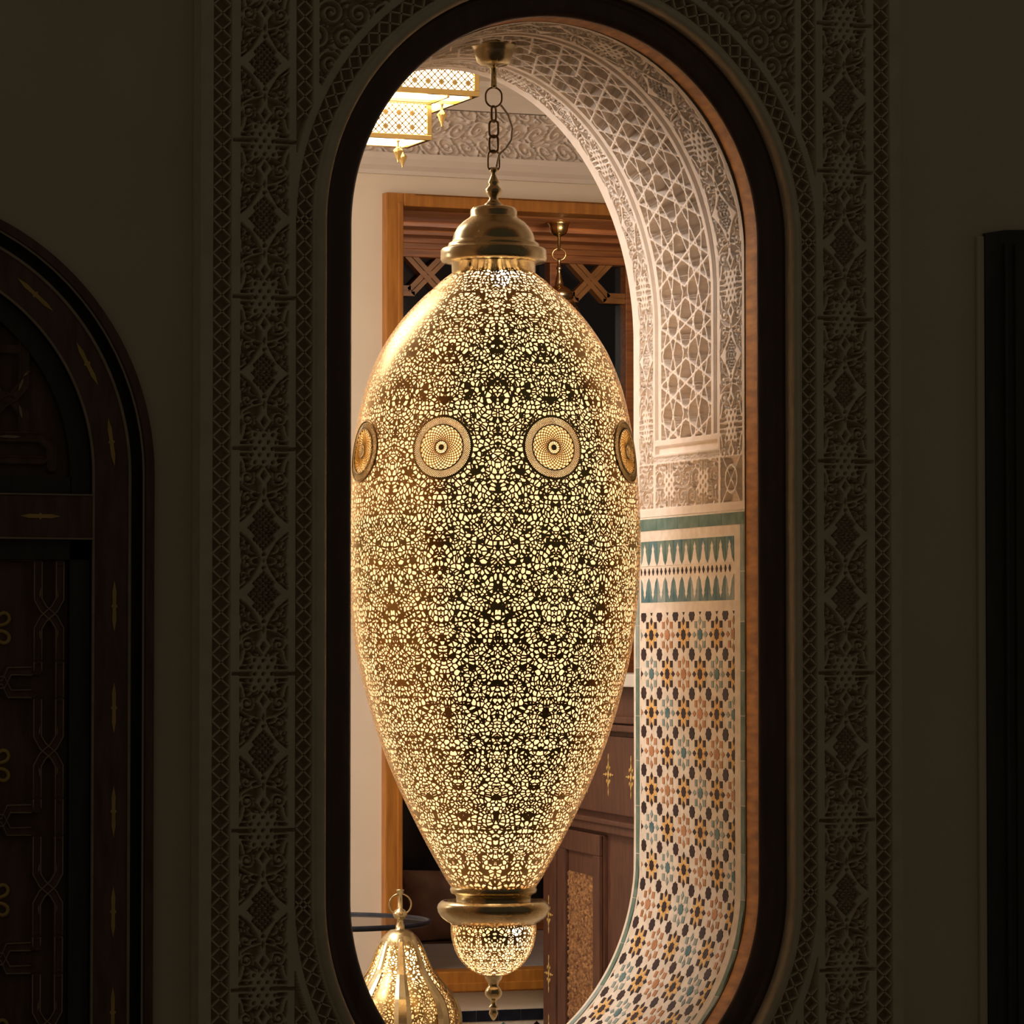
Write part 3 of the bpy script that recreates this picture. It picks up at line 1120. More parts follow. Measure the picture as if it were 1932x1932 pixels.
# ------------------------------------------------------------------ great pierced lantern
LXc, LYc = -0.008, 0.33
PM = 0.0011826                 # metres per measured unit at the lantern
def zz(py): return 1.55 + (1245 - py) * PM
def rr_(px): return px * PM
lamp = empty('pendant_lantern', (LXc, LYc, 1.95))
tag(lamp, 'huge egg-shaped pierced brass lantern glowing in the wall opening', 'pendant lamp')
LZ = 1.95
def lathe_part(nm, prof, mat, parent, seg=72, c=(0, 0), zoff=LZ):
    mb = MB()
    mb.lathe([(rr_(a), zz(b) - zoff) for a, b in prof], seg, c)
    return mb.build(nm, mat, parent)

lathe_part('canopy', [(1, 75), (38, 75.5), (41, 78), (43.5, 80), (43, 84), (38, 88), (37, 95), (34, 106), (31, 115), (25, 120), (14, 122.5), (9, 124), (6, 127), (5.3, 140), (5.8, 158), (7, 162), (1, 164)], M['brass'], lamp)
mb = MB()
for k in range(22):
    a = 2 * PI * k / 22 + random.random() * 0.2
    r0, r1 = rr_(36), rr_(40 + 5 * random.random())
    mb.tube([(r0 * math.cos(a), r0 * math.sin(a), zz(75) - LZ), (r1 * math.cos(a + .15), r1 * math.sin(a + .15), zz(72.5 - 2 * random.random()) - LZ)], 0.0022, 5)
tk = mb.build('torn_plaster_edge', M['bronze'], lamp); tk['label'] = 'dark ragged edge above the canopy'

def link_ring(cz, rw, rh, wire, rot, nm, mat):
    pts = []
    straight = max(rh - rw, 0)
    for i in range(32):
        a = 2 * PI * i / 32
        u = rr_(rw) * math.cos(a); v = rr_(rw) * math.sin(a) + math.copysign(rr_(straight), math.sin(a)) * (1 if abs(math.sin(a)) > 1e-6 else 0)
        pts.append((u * math.cos(rot), u * math.sin(rot), zz(cz) - LZ + v))
    mb = MB(); mb.tube(pts, rr_(wire), 8, True)
    return mb.build(nm, mat, lamp)

VW = rad(-22)
link_ring(181, 15.5, 18.5, 1.9, VW + 0.15, 'chain_link', M['bronze'])
link_ring(213, 8.0, 15, 2.3, VW + 1.05, 'chain_link', M['bronze'])
link_ring(241, 8.5, 16, 2.4, VW + 0.1, 'chain_link', M['bronze'])
link_ring(270, 8.5, 16, 2.4, VW - 0.25, 'chain_link', M['bronze'])
link_ring(302, 11, 20, 1.8, VW + 0.2, 'chain_link', M['bronze'])
cd = [(12, 196), (26, 215), (34, 240), (32, 262), (22, 278), (9, 290), (6, 302), (4, 314)]
mb = MB(); mb.tube([(rr_(a) * math.cos(VW), rr_(a) * math.sin(VW) - 0.004, zz(b) - LZ) for a, b in cd], rr_(2.1), 8)
mb.build('cord', M['cord'], lamp)
lathe_part('finial', [(1, 314), (8, 315), (8, 322), (4.5, 325), (4.5, 329), (10, 341), (11, 344), (8.5, 347), (10, 350), (15, 355), (16, 359), (14, 365), (9, 371), (8.5, 375), (13, 381), (18, 385), (18, 388), (1, 388)], M['brass'], lamp)
lathe_part('cap', [(15, 386), (30, 388.5), (40, 391), (43, 395), (44.5, 398), (44, 407), (46, 410), (58, 418), (68, 428), (75, 440), (78, 452), (79, 456), (85, 459), (86.5, 463), (87, 466), (97, 469), (100, 472), (100.5, 489), (98, 494), (90, 496), (79.5, 497), (79, 515), (76, 517), (72, 517), (72, 500), (2, 470)], M['brass'], lamp, 96)
for a in (-2.55, -0.1, 1.6):
    mb = MB()
    mb.tube([(rr_(80) * math.cos(a), rr_(80) * math.sin(a), zz(506) - LZ), (rr_(74) * math.cos(a), rr_(74) * math.sin(a), zz(506) - LZ)], 0.0035, 10)
    mb.build('screw', M['bronze'], lamp)
EGG = [(76, 514), (82, 518), (98, 530), (115, 546), (134, 562), (170, 600), (199, 640), (219, 675), (241, 730), (256, 790), (266, 850), (273, 915), (276.5, 980), (277, 1050), (273, 1115), (267, 1180), (257, 1240), (243, 1300), (218, 1385), (183, 1475), (141, 1562), (99, 1640), (78, 1674)]
def catmull(P, n=6):
    out = []
    for i in range(len(P) - 1):
        p0 = P[max(i - 1, 0)]; p1 = P[i]; p2 = P[i + 1]; p3 = P[min(i + 2, len(P) - 1)]
        for k in range(n):
            t = k / n
            out.append(tuple(0.5 * ((2 * b) + (-a + c) * t + (2 * a - 5 * b + 4 * c - d) * t * t + (-a + 3 * b - 3 * c + d) * t ** 3) for a, b, c, d in zip(p0, p1, p2, p3)))
    out.append(P[-1])
    return out
EG = catmull(EGG)
ZM = zz(858) - LZ
OFF8 = rad(22.5 - 3.5 - 22) + 0.0
# medallion azimuths: one faces the viewer 21.7 degrees left of the sight line, the next 24 right
view_az = math.atan2(-7.643 - LYc, -3.185 - LXc)
az0 = view_az + rad(24.2)
M['shade'] = pierced('pierced_brass_egg', 106, 8, -az0, 0.162, 0.13, (ZM, 0.3130, 0.0662), ((0.54, 0.38, 0.16), (0.66, 0.47, 0.21)))
shade = lathe_part('shade', EG, M['shade'], lamp, 144)
prof_l = [(a - 7, b) for a, b in EG[2:-2]]
liner = lathe_part('inner_liner', prof_l, M['liner'], lamp, 96)
liner['label'] = 'cream liner glowing inside the pierced shell'

def shade_R(z):
    zs_ = [zz(b) - LZ for a, b in EG]; rs_ = [rr_(a) for a, b in EG]
    return float(np.interp(-z, [-q for q in zs_], rs_))

def medallion(az):
    def mp(u, v, lift):
        z = ZM + v
        R = shade_R(z) + lift
        a = az + u / shade_R(ZM)
        return (R * math.cos(a), R * math.sin(a), z)
    mb = MB()
    def annulus(r0, r1, l0, l1, seg=72):
        vs = []; fs = []
        for k in range(seg):
            t = 2 * PI * k / seg
            for (r_, l_) in ((r0, l0), (r0, l1), (r1, l1), (r1, l0)):
                vs.append(mp(r_ * math.cos(t), r_ * math.sin(t), l_))
        for k in range(seg):
            k2 = (k + 1) % seg
            for j in range(4):
                j2 = (j + 1) % 4
                fs.append((k * 4 + j, k2 * 4 + j, k2 * 4 + j2, k * 4 + j2))
        mb.add(vs, fs, 0)
    annulus(0.0478, 0.0500, -0.001, 0.0035)
    annulus(0.0655, 0.0675, -0.001, 0.0030)
    annulus(0.0130, 0.0148, -0.001, 0.0025, 36)
    annulus(0.0000, 0.0062, -0.001, 0.0020, 24)
    for k in range(16):
        t = 2 * PI * k / 16
        mb.tube([mp(0.0055 * math.cos(t), 0.0055 * math.sin(t), 0.001), mp(0.0135 * math.cos(t), 0.0135 * math.sin(t), 0.001)], 0.0007, 4)
    # fine twisted ribs on the outer ring
    for k in range(96):
        for sg in (1, -1):
            t = 2 * PI * k / 96
            q = [mp((0.0495 + 0.0165 * i / 3) * math.cos(t + sg * 0.22 * i / 3), (0.0495 + 0.0165 * i / 3) * math.sin(t + sg * 0.22 * i / 3), 0.0012 + 0.0003 * sg) for i in range(4)]
            mb.tube(q, 0.00082, 3)
    rg = mb.build('medallion', M['brass'], lamp)
    mb = MB()
    for sgn in (1, -1):
        for k in range(26):
            t0 = 2 * PI * k / 26
            q = []
            for i in range(9):
                f = i / 8
                r_ = 0.0135 + (0.0485 - 0.0135) * f
                t = t0 + sgn * 1.25 * f ** 0.8
                q.append(mp(r_ * math.cos(t), r_ * math.sin(t), 0.0008 * sgn))
            mb.tube(q, 0.00115, 4)
    mb.build('rosette', M['brassbright'], rg)

for k in range(8):
    medallion(az0 + k * PI / 4)

lathe_part('collar', [(76, 1668), (80, 1670), (82, 1676), (80, 1682), (73, 1685), (70.5, 1688), (70, 1700), (74, 1703), (90, 1696), (98, 1697), (104, 1703), (106, 1710), (104, 1718), (98, 1727), (88, 1735), (82, 1738), (80, 1741), (70, 1741)], M['brass'], lamp, 96)
BOWL = catmull([(80, 1740), (80.5, 1750), (79, 1765), (75, 1782), (67, 1800), (55, 1816), (40, 1828), (24, 1835), (18, 1837)], 4)
M['bowl'] = pierced('pierced_brass_bowl', 130, 8, 0.35, 0.14, 0.7, None)
lathe_part('bowl', BOWL, M['bowl'], lamp, 80)
bl = lathe_part('bowl_liner', [(a - 4, b) for a, b in BOWL[1:-2]], M['liner'], lamp, 48)
lathe_part('drop_finial', [(20, 1834), (17, 1838), (15, 1844), (10, 1850), (9, 1856), (13, 1860), (16, 1866), (16, 1873), (12, 1879), (8.5, 1881), (5, 1885), (5, 1891), (9.5, 1895), (9.5, 1897), (5, 1899), (8, 1904), (8.5, 1908), (6, 1914), (3, 1919), (0.5, 1921)], M['brass'], lamp, 40)
for (px_, py_, rr2, yy) in ((9, 1750, 0.0085, -0.055),):
    mb = MB()
    mb.lathe([(rr2 * math.sin(PI * i / 12), rr2 * math.cos(PI * i / 12)) for i in range(13)], 20)
    b_ = mb.build('bulb', M['bulb'], lamp)
    b_.location = (0.028, -0.064, zz(1752) - LZ)
mb = MB()
mb.lathe([(0.02 * math.sin(PI * i / 12), 0.02 * math.cos(PI * i / 12)) for i in range(13)], 20)
b_ = mb.build('bulb', M['bulb'], lamp); b_.location = (0.0, -0.045, zz(528) - LZ)
mb = MB()
mb.tube([(0, 0, zz(480) - LZ), (0, 0, zz(1700) - LZ)], 0.004, 8)
mb.build('inner_rod', M['bronze'], lamp)

# ------------------------------------------------------------------ stepped square ceiling lantern
def drop(parent, x, y, ztop, h, nm='drop_finial'):
    mb = MB()
    k = h / 50.0
    mb.lathe([(0.3 * k, ztop), (4 * k, ztop), (4 * k, ztop - 3 * k), (2 * k, ztop - 5 * k), (2.2 * k, ztop - 12 * k), (4.5 * k, ztop - 17 * k), (10 * k, ztop - 22 * k), (11 * k, ztop - 25 * k), (9 * k, ztop - 28 * k), (6.5 * k, ztop - 34 * k), (3 * k, ztop - 42 * k), (1.6 * k, ztop - 46 * k), (2.6 * k, ztop - 48 * k), (0.2 * k, ztop - 50 * k)], 20, (x, y))
    return mb.build(nm, M['brassbright'], parent)

def quatre_lattice(mb, w_, h_, pitch, yf, wire):
    """diagonal net with small quatrefoils, in the xz plane"""
    n = int(w_ / pitch) + int(h_ / pitch) + 2
    def clip(p, q):
        (x0, z0), (x1, z1) = p, q
        t0, t1 = 0.0, 1.0
        dx, dz = x1 - x0, z1 - z0
        for (pp, qq) in ((-dx, x0), (dx, w_ - x0), (-dz, z0), (dz, h_ - z0)):
            if abs(pp) < 1e-9:
                if qq < 0: return None
            else:
                t = qq / pp
                if pp < 0: t0 = max(t0, t)
                else: t1 = min(t1, t)
        if t0 >= t1: return None
        return (x0 + dx * t0, z0 + dz * t0), (x0 + dx * t1, z0 + dz * t1)
    for k in range(-n, n + 1):
        for d in (1, -1):
            x0 = k * pitch
            c = clip((x0, 0), (x0 + d * h_, h_))
            if c: mb.bar2(c[0], c[1], wire, yf, yf + 0.002)
    i = 0
    z = pitch * 1.0
    while z < h_ - pitch * 0.3:
        x = pitch * 1.0
        while x < w_ - pitch * 0.4:
            for a in range(4):
                ca, sa = math.cos(a * PI / 2), math.sin(a * PI / 2)
                mb.prism([(x + 0.26 * pitch * ca - 0.20 * pitch * sa, z + 0.26 * pitch * sa + 0.20 * pitch * ca), (x + 0.52 * pitch * ca, z + 0.52 * pitch * sa),
                          (x + 0.26 * pitch * ca + 0.20 * pitch * sa, z + 0.26 * pitch * sa - 0.20 * pitch * ca), (x, z)], 'y', yf - 0.0005, yf + 0.002)
            x += 2 * pitch
        z += 2 * pitch

def tier(root, x0, x1, y0, y1, z0, z1, bw, pitch, nm):
    mb = MB()
    zt_, zb_ = z1, z0
    for (a, b, c, d) in ((x0, x1, y0, y0 + bw), (x0, x1, y1 - bw, y1), (x0, x0 + bw, y0 + bw, y1 - bw), (x1 - bw, x1, y0 + bw, y1 - bw)):
        mb.box(a, b, c, d, zb_, zb_ + bw, ch=0.0015)
        mb.box(a, b, c, d, zt_ - bw * 0.6, zt_, ch=0.0015)
    for a in (x0, x1 - bw):
        for c in (y0, y1 - bw):
            mb.box(a, a + bw, c, c + bw, zb_ + bw, zt_ - bw * 0.6, ch=0.0015)
    fr = mb.build('frame', M['brassbright'], root)
    for side in range(4):
        L = (x1 - x0 if side % 2 == 0 else y1 - y0) - 2 * bw
        Hh = z1 - z0 - bw * 1.6
        mb = MB(); quatre_lattice(mb, L, Hh, pitch, 0.0, 0.0026)
        lt = mb.build('pierced_panel', M['brassbright'], root)
        mb = MB(); mb.box(0, L, 0.006, 0.009, 0, Hh)
        gl = mb.build('lit_glass', M['lampglass'], lt)
        rot = (0, PI / 2, PI, -PI / 2)[side]
        org = ((x0 + bw, y0 + 0.002), (x1 - 0.002, y0 + bw), (x1 - bw, y1 - 0.002), (x0 + 0.002, y1 - bw))[side]
        lt.location = (org[0], org[1], z0 + bw)
        lt.rotation_euler = (0, 0, rot)
    return fr

ch0 = empty('ceiling_lantern', (0, 0, 0))
tag(ch0, 'bright stepped square brass ceiling lantern with pierced panels and hanging drops', 'ceiling lamp')
tier(ch0, -0.42, 0.408, 1.47, 1.90, 2.988, 3.075, 0.0145, 0.0182, 'upper')
tier(ch0, -0.34, 0.327, 1.60, 1.77, 2.888, 2.9875, 0.0130, 0.0182, 'lower')
mb = MB(); mb.box(-0.42, 0.408, 1.47, 1.90, 3.073, 3.080)
mb.build('top_plate', M['brassbright'], ch0)
mb = MB(); mb.box(-0.32, 0.307, 1.614, 1.756, 2.8905, 2.8945)
mb.build('bottom_glass', M['lampglass'], ch0)
mb = MB()
for (x0, x1, y0, y1) in ((0.335, 0.392, 1.50, 1.87), (-0.40, 0.325, 1.50, 1.585), (-0.40, 0.325, 1.785, 1.87)):
    mb.box(x0, x1, y0, y1, 2.992, 2.996)
mb.build('step_glass', M['lampglass'], ch0)
mb = MB()
mb.box(0.327, 0.333, 1.49, 1.88, 2.984, 2.992); mb.box(0.388, 0.394, 1.49, 1.88, 2.984, 2.992)
for yy in (1.60, 1.785):
    mb.box(-0.41, 0.40, yy - 0.006, yy, 2.984, 2.992)
mb.build('step_rail', M['brassbright'], ch0)
drop(ch0, 0.362, 1.62, 2.988, 0.062)
drop(ch0, 0.243, 1.625, 2.888, 0.060)
drop(ch0, 0.300, 1.745, 2.888, 0.056)
drop(ch0, -0.25, 1.625, 2.888, 0.060)
drop(ch0, -0.25, 1.745, 2.888, 0.060)
mb = MB(); mb.lathe([(0.001, CZ), (0.06, CZ), (0.055, CZ - 0.03), (0.012, CZ - 0.045), (0.010, 3.09), (0.03, 3.079), (0.001, 3.079)], 32, (-0.006, 1.685))
mb.build('stem', M['brass'], ch0)

# ------------------------------------------------------------------ slim pendant in the gallery
gp = empty('gallery_pendant', (1.945, 4.62, 3.064))
tag(gp, 'small brass pendant hanging from the wooden gallery ceiling behind the big lantern', 'pendant lamp')
k = 0.00164
mb = MB(); mb.lathe([(r_ * k, -z_ * k) for r_, z_ in ((1, 0), (24, 0), (24.5, 3), (21, 6), (19.5, 14), (17, 22), (12, 27), (5, 30), (3.3, 32), (3.3, 60), (1, 61))], 40)
mb.build('canopy', M['brassbright'], gp)
mb = MB()
mb.tube([(14 * k * math.cos(t) * math.cos(VW), 14 * k * math.cos(t) * math.sin(VW), (-68 + 12.5 * math.sin(t)) * k) for t in [2 * PI * i / 28 for i in range(28)]], 1.4 * k, 6, True)
mb.build('ring', M['brassbright'], gp)
mb = MB(); mb.lathe([(r_ * k, -z_ * k) for r_, z_ in ((1, 76), (4, 77), (3, 82), (3.5, 92), (6, 96), (6, 99), (3.5, 102), (4, 108), (7, 120), (9, 128), (9, 134), (20, 140), (30, 150), (30, 162), (1, 162))], 32)
mb.build('cap', M['brass'], gp)
M['small_shade'] = pierced('pierced_small_shade', 110, 8, 0.2, 0.07, 0.6, None)
mb = MB(); mb.lathe([(r_ * k, -z_ * k) for r_, z_ in ((28, 162), (40, 180), (58, 220), (66, 280), (60, 350), (42, 420), (22, 465))], 48)
mb.build('shade', M['small_shade'], gp)
mb = MB(); mb.lathe([(r_ * k, -z_ * k) for r_, z_ in ((22, 464), (24, 470), (10, 478), (5, 490), (8, 498), (1, 512))], 24)
mb.build('drop_finial', M['brass'], gp)

# ------------------------------------------------------------------ standing lantern, ribbed
KL = 1 / 775.0
sl0 = empty('standing_lantern', (0.131, 1.30, 0.501))
tag(sl0, 'ribbed gourd-shaped brass lantern with ring handle below the big lantern', 'lantern')
sl0.rotation_euler = (0, 0, rad(4))
SP = catmull([(9, 1759), (20, 1762), (33, 1774), (43, 1790), (61, 1832), (84, 1862), (103, 1884), (113, 1903), (118, 1922), (118, 1945), (110, 1975), (92, 2003), (70, 2022)], 4)
def slz(py): return 1.55 + (1245 - py) * KL - 0.501
M['gourd'] = pierced('pierced_gourd_panels', 120, 4, 0.3, 0.165, 0.4, None, ((0.40, 0.28, 0.11), (0.50, 0.35, 0.15)))
NS = 8
ribs = []
for q in range(NS):
    a0 = 2 * PI * q / NS + rad(-22 - 90) + PI / NS
    mb = MB(); vs = []; fs = []
    nn = 9
    for (r_, py) in SP:
        for i in range(nn):
            t = (i / (nn - 1) - 0.5)
            a = a0 + t * (2 * PI / NS) * 0.66
            bul = 1.0 + 0.045 * math.cos(t * PI) - 0.075
            vs.append((r_ * KL * bul * math.cos(a), r_ * KL * bul * math.sin(a), slz(py)))
    for j in range(len(SP) - 1):
        for i in range(nn - 1):
            fs.append((j * nn + i, j * nn + i + 1, (j + 1) * nn + i + 1, (j + 1) * nn + i))
    mb.add(vs, fs, 0, True)
    mb.build('pierced_panel', M['gourd'], sl0)
    ab = a0 + PI / NS
    mb = MB(); vs = []; fs = []
    for (r_, py) in SP:
        hw = 0.185 * 2 * PI / NS
        for (da, f) in ((-hw, 0.93), (-hw, 0.965), (-hw * 0.45, 1.0), (hw * 0.45, 1.0), (hw, 0.965), (hw, 0.93)):
            vs.append((r_ * KL * f * math.cos(ab + da), r_ * KL * f * math.sin(ab + da), slz(py)))
    for j in range(len(SP) - 1):
        for i in range(6):
            i2 = (i + 1) % 6
            fs.append((j * 6 + i, j * 6 + i2, (j + 1) * 6 + i2, (j + 1) * 6 + i))
    mb.add(vs, fs, 0, False)
    mb.build('rib', M['brass'], sl0)
def sl_lathe(nm, prof, mat):
    mb = MB(); mb.lathe([(a * KL, slz(b)) for a, b in prof], 40)
    return mb.build(nm, mat, sl0)
sl_lathe('crown', [(40, 1788), (33, 1773), (20, 1761), (9, 1759), (8.5, 1752), (6.5, 1748), (6.5, 1740), (12, 1737), (14, 1733), (14, 1728), (10, 1723), (5, 1720), (4.5, 1700), (4.5, 1694), (7, 1690), (7, 1686), (8.5, 1684), (1, 1683)], M['brass'])
mb = MB()
mb.tube([(21 * KL * math.cos(t) * math.cos(VW), 21 * KL * math.cos(t) * math.sin(VW), slz(1712) + 20 * KL * math.sin(t)) for t in [2 * PI * i / 32 for i in range(32)]], 1.7 * KL, 8, True)
mb.build('ring_handle', M['brass'], sl0)
# base reaches from the gourd to the table
mb = MB(); mb.lathe([(68 * KL, slz(2021)), (72 * KL, slz(2026)), (60 * KL, slz(2036)), (74 * KL, 0.004), (74 * KL, 0.0), (0.001, 0.0)], 40)
mb.build('foot', M['brass'], sl0)
mb = MB(); mb.lathe([(a * KL * 0.86, slz(b)) for a, b in SP[2:-1]], 40)
lo = mb.build('inner_liner', M['liner'], sl0)
point('standing_lantern_light', (0.131, 1.30, 0.78), 2.0, (1.0, 0.78, 0.48), 0.03)

st = empty('lantern_stand', (0.131, 1.30, 0))
tag(st, 'low round dark wooden stand carrying the ribbed brass lantern', 'side table')
mb = MB(); mb.lathe([(0.001, 0.50), (0.19, 0.50), (0.20, 0.49), (0.20, 0.475), (0.001, 0.47)], 48)
mb.build('tabletop', M['cabwood'], st)
for k_ in range(4):
    a = PI / 4 + k_ * PI / 2
    mb = MB(); mb.tube([(0.14 * math.cos(a), 0.14 * math.sin(a), 0.472), (0.16 * math.cos(a), 0.16 * math.sin(a), 0.0)], [0.018, 0.012], 10)
    mb.build('leg', M['cabwood'], st)

# round glass-topped table with a dark rim
gt = empty('round_glass_table', (0.232, 2.2, 0))
tag(gt, 'round glass-topped table with dark rim behind the ribbed lantern', 'table')
mb = MB()
ring = []
RT = 0.297
for t in range(64):
    a = 2 * PI * t / 64
    ring.append((RT * math.cos(a), RT * math.sin(a), 0.845))
mb.tube(ring, 0.0075, 8, True)
mb.build('rim', M['t_black'], gt)
mb = MB(); mb.lathe([(0.001, 0.846), (RT, 0.846), (RT, 0.840), (0.001, 0.840)], 64, smooth=False)
mb.build('glass_top', M['tableglass'], gt)
mb = MB(); mb.lathe([(0.02, 0.839), (0.05, 0.835), (0.022, 0.80), (0.02, 0.10), (0.16, 0.02), (0.17, 0.0), (0.001, 0.0)], 32)
mb.build('pedestal', M['doorblack'], gt)

# cushion and rolled mat on the gallery ledge
def cushion(nm, c, dims, rot, mat, label, group=None):
    bm = bmesh.new()
    bmesh.ops.create_cube(bm, size=1)
    bmesh.ops.subdivide_edges(bm, edges=bm.edges, cuts=6, use_grid_fill=True)
    for v in bm.verts:
        x, y, z = v.co
        fx = 1 - (2 * abs(x)) ** 4 * 0.55; fz = 1 - (2 * abs(z)) ** 4 * 0.55
        v.co = (x * dims[0] * (1 - 0.08 * (1 - (2 * z) ** 2)), y * dims[1] * fx * fz, z * dims[2] * (1 - 0.08 * (1 - (2 * x) ** 2)))
    me = bpy.data.meshes.new(nm); bm.to_mesh(me); bm.free()
    for p in me.polygons: p.use_smooth = True
    me.materials.append(mat)
    o = bpy.data.objects.new(nm, me); col.objects.link(o)
    o.location = c; o.rotation_euler = rot
    tag(o, label, 'cushion')
    return o
cushion('cushion', (1.66, 4.78, 0.578 + 0.125), (0.46, 0.16, 0.25), (rad(-12), 0, rad(-6)), M['leather'], 'brown cushion leaning on the gallery ledge below the dark window')

# ------------------------------------------------------------------ painted wooden cabinet with marble top
cb = empty('painted_cabinet', (1.3225, 3.26, 0), rad(-10))
tag(cb, 'dark carved wooden cabinet with gold painted flowers and pale marble top', 'cabinet')
CL, CD, CH = 1.45, 0.50, 1.475       # along -y, depth x, height
mb = MB()
mb.box(0.012, CD, -CL, 0, 0.0, CH)
mb.build('carcass', M['cabwood'], cb)
def yb(nm, ya, yb_, z0, z1, x0, x1, mat, ch=0.004, parent=None):
    mb = MB(); mb.box(x0, x1, -yb_, -ya, z0, z1, ch=ch)
    return mb.build(nm, mat, parent or cb)
yb('stile', 0.0, 0.17, 0.0, 1.13, 0.0, 0.014, M['cabwood'])
mb = MB()
for (a, b, x) in ((0.175, 0.190, -0.006), (0.197, 0.208, -0.010), (0.215, 0.245, -0.004), (0.252, 0.262, 0.002)):
    mb.box(x, 0.014, -b, -a, 0.06, 1.06, ch=0.003)
mb.build('moulding', M['cabwood'], cb)
mb = MB()
mb.box(-0.012, 0.014, -CL, -0.17, 1.06, 1.085, ch=0.004)
mb.box(-0.022, 0.014, -CL, -0.0, 1.085, 1.10, ch=0.004)
mb.box(-0.010, 0.014, -CL, 0.0, 1.372, 1.392, ch=0.004)
mb.box(-0.022, 0.014, -CL, 0.0, 1.350, 1.368, ch=0.004)
mb.build('cornice_moulding', M['cabwood'], cb)
dr = yb('door', 0.275, 0.80, 0.06, 1.05, -0.002, 0.014, M['cabwood'])
mb = MB()
for (a, b, c, d) in ((0.275, 0.80, 0.99, 1.05), (0.275, 0.80, 0.06, 0.14), (0.275, 0.36, 0.14, 0.99), (0.72, 0.80, 0.14, 0.99)):
    mb.box(-0.014, -0.002, -b, -a, c, d, ch=0.003)
mb.build('door_rails', M['cabwood'], dr)
ysq = np.arange(0.375, 0.705, 0.0035); zq = np.arange(0.155, 0.93, 0.0035)
Yq, Zq = np.meshgrid(ysq, zq, indexing='ij')
hq = scroll_h(Yq, Zq, 0.045, 1.6)
M['giltcarving'] = noise_mat('gilded_carving', (0.12, 0.040, 0.016), (0.40, 0.20, 0.07), 75, 0.45, coat=0.2)
cp = grid_mesh('carved_panel', np.stack([-0.004 - 0.006 * hq, -Yq, Zq], -1), M['giltcarving'], parent=dr)
yb('drawer_front', 0.03, 1.40, 1.115, 1.335, -0.004, 0.014, M['cabwood'])
gm = MB()
def flower(yc, zc, s):
    def dia(y, z, a, b): gm.prism([(-(y) - a, z), (-(y), z - b), (-(y) + a, z), (-(y), z + b)], 'x', -0.0062, -0.0045)
    dia(yc, zc, s * 0.20, s * 0.26)
    for (dy, dz, a, b) in ((0, 0.5, .12, .24), (0, -0.5, .12, .24), (0.55, 0, .22, .10), (-0.55, 0, .22, .10), (0.33, 0.36, .10, .12), (-0.33, 0.36, .10, .12), (0.33, -0.36, .10, .12), (-0.33, -0.36, .10, .12), (0, 0.95, .06, .2), (0, -0.95, .06, .2), (1.0, 0, .14, .05), (-1.0, 0, .14, .05)):
        dia(yc + dy * s, zc + dz * s, a * s, b * s)
for yc in (0.13, 0.37, 0.62, 0.88, 1.15):
    gm = MB()
    flower(yc, 1.225, 0.052)
    gm.build('painted_flower', M['gold'], cb)
for zc in (0.98, 0.78, 0.60, 0.42, 0.24):
    gm = MB()
    flower(0.085, zc, 0.050)
    gm.v = [(v[0] + 0.0035, v[1], v[2]) for v in gm.v]
    gm.build('painted_flower', M['gold'], cb)
mb = MB(); mb.box(-0.03, CD + 0.02, -CL - 0.02, 0.02, CH, CH + 0.036, ch=0.004)
mb.build('marble_top', M['marble'], cb)

bx = empty('brass_box', (1.3225 + 0.26, 3.26 - 0.66, CH + 0.036), rad(-10))
tag(bx, 'small polished brass box on the marble cabinet top', 'box')
mb = MB(); mb.box(-0.17, 0.17, -0.13, 0.13, 0, 0.062, ch=0.003); mb.build('body', M['brassbright'], bx)
mb = MB(); mb.box(-0.15, 0.15, -0.11, 0.11, 0.062, 0.098, ch=0.006); mb.build('lid', M['brassbright'], bx)

# ------------------------------------------------------------------ painted arched door on the left
d1 = empty('door_1', (DCX, 0, 0.02))
tag(d1, kind='structure')
Z0 = -0.02
def arch_band(r0, r1, y0, y1, nm, mat, parent=d1, zb=0.0):
    mb = MB()
    N = 60
    def lp(r): return [(r, zb)] + [(r * math.cos(PI * i / N), DCZ - 0.02 + r * math.sin(PI * i / N)) for i in range(N + 1)] + [(-r, zb)]
    A_, B_ = lp(r0), lp(r1)
    n = len(A_)
    vs = []
    for (L_, y) in ((A_, y1), (A_, y0), (B_, y0), (B_, y1)):
        vs += [(q[0], y, q[1]) for q in L_]
    fs = []
    for j in range(4):
        j2 = (j + 1) % 4
        for i in range(n - 1):
            fs.append((j * n + i, j * n + i + 1, j2 * n + i + 1, j2 * n + i))
    mb.add(vs, fs, 0, False)
    return mb.build(nm, mat, parent)
arch_band(0.552, 0.570, -0.012, 0.05, 'outer_trim', M['doorwood'])
arch_band(0.520, 0.553, 0.035, 0.06, 'dark_rebate', M['doorblack'])
fr1 = arch_band(0.444, 0.520, -0.004, 0.05, 'door_frame', M['doorwood'])
arch_band(0.516, 0.5215, -0.007, 0.0, 'painted_edge', M['doorline'], fr1)
arch_band(0.440, 0.4445, -0.006, 0.0, 'painted_edge', M['doorline'], fr1)
arch_band(0.398, 0.440, 0.014, 0.05, 'inner_band', M['doorblack'])
mb = MB(); mb.prism([(-0.52, 0.0), (0.52, 0.0)] + [(0.52 * math.cos(PI * i / 40), DCZ - 0.02 + 0.52 * math.sin(PI * i / 40)) for i in range(41)], 'y', 0.05, 0.07)
mb.build('backing', M['doorblack'], d1)
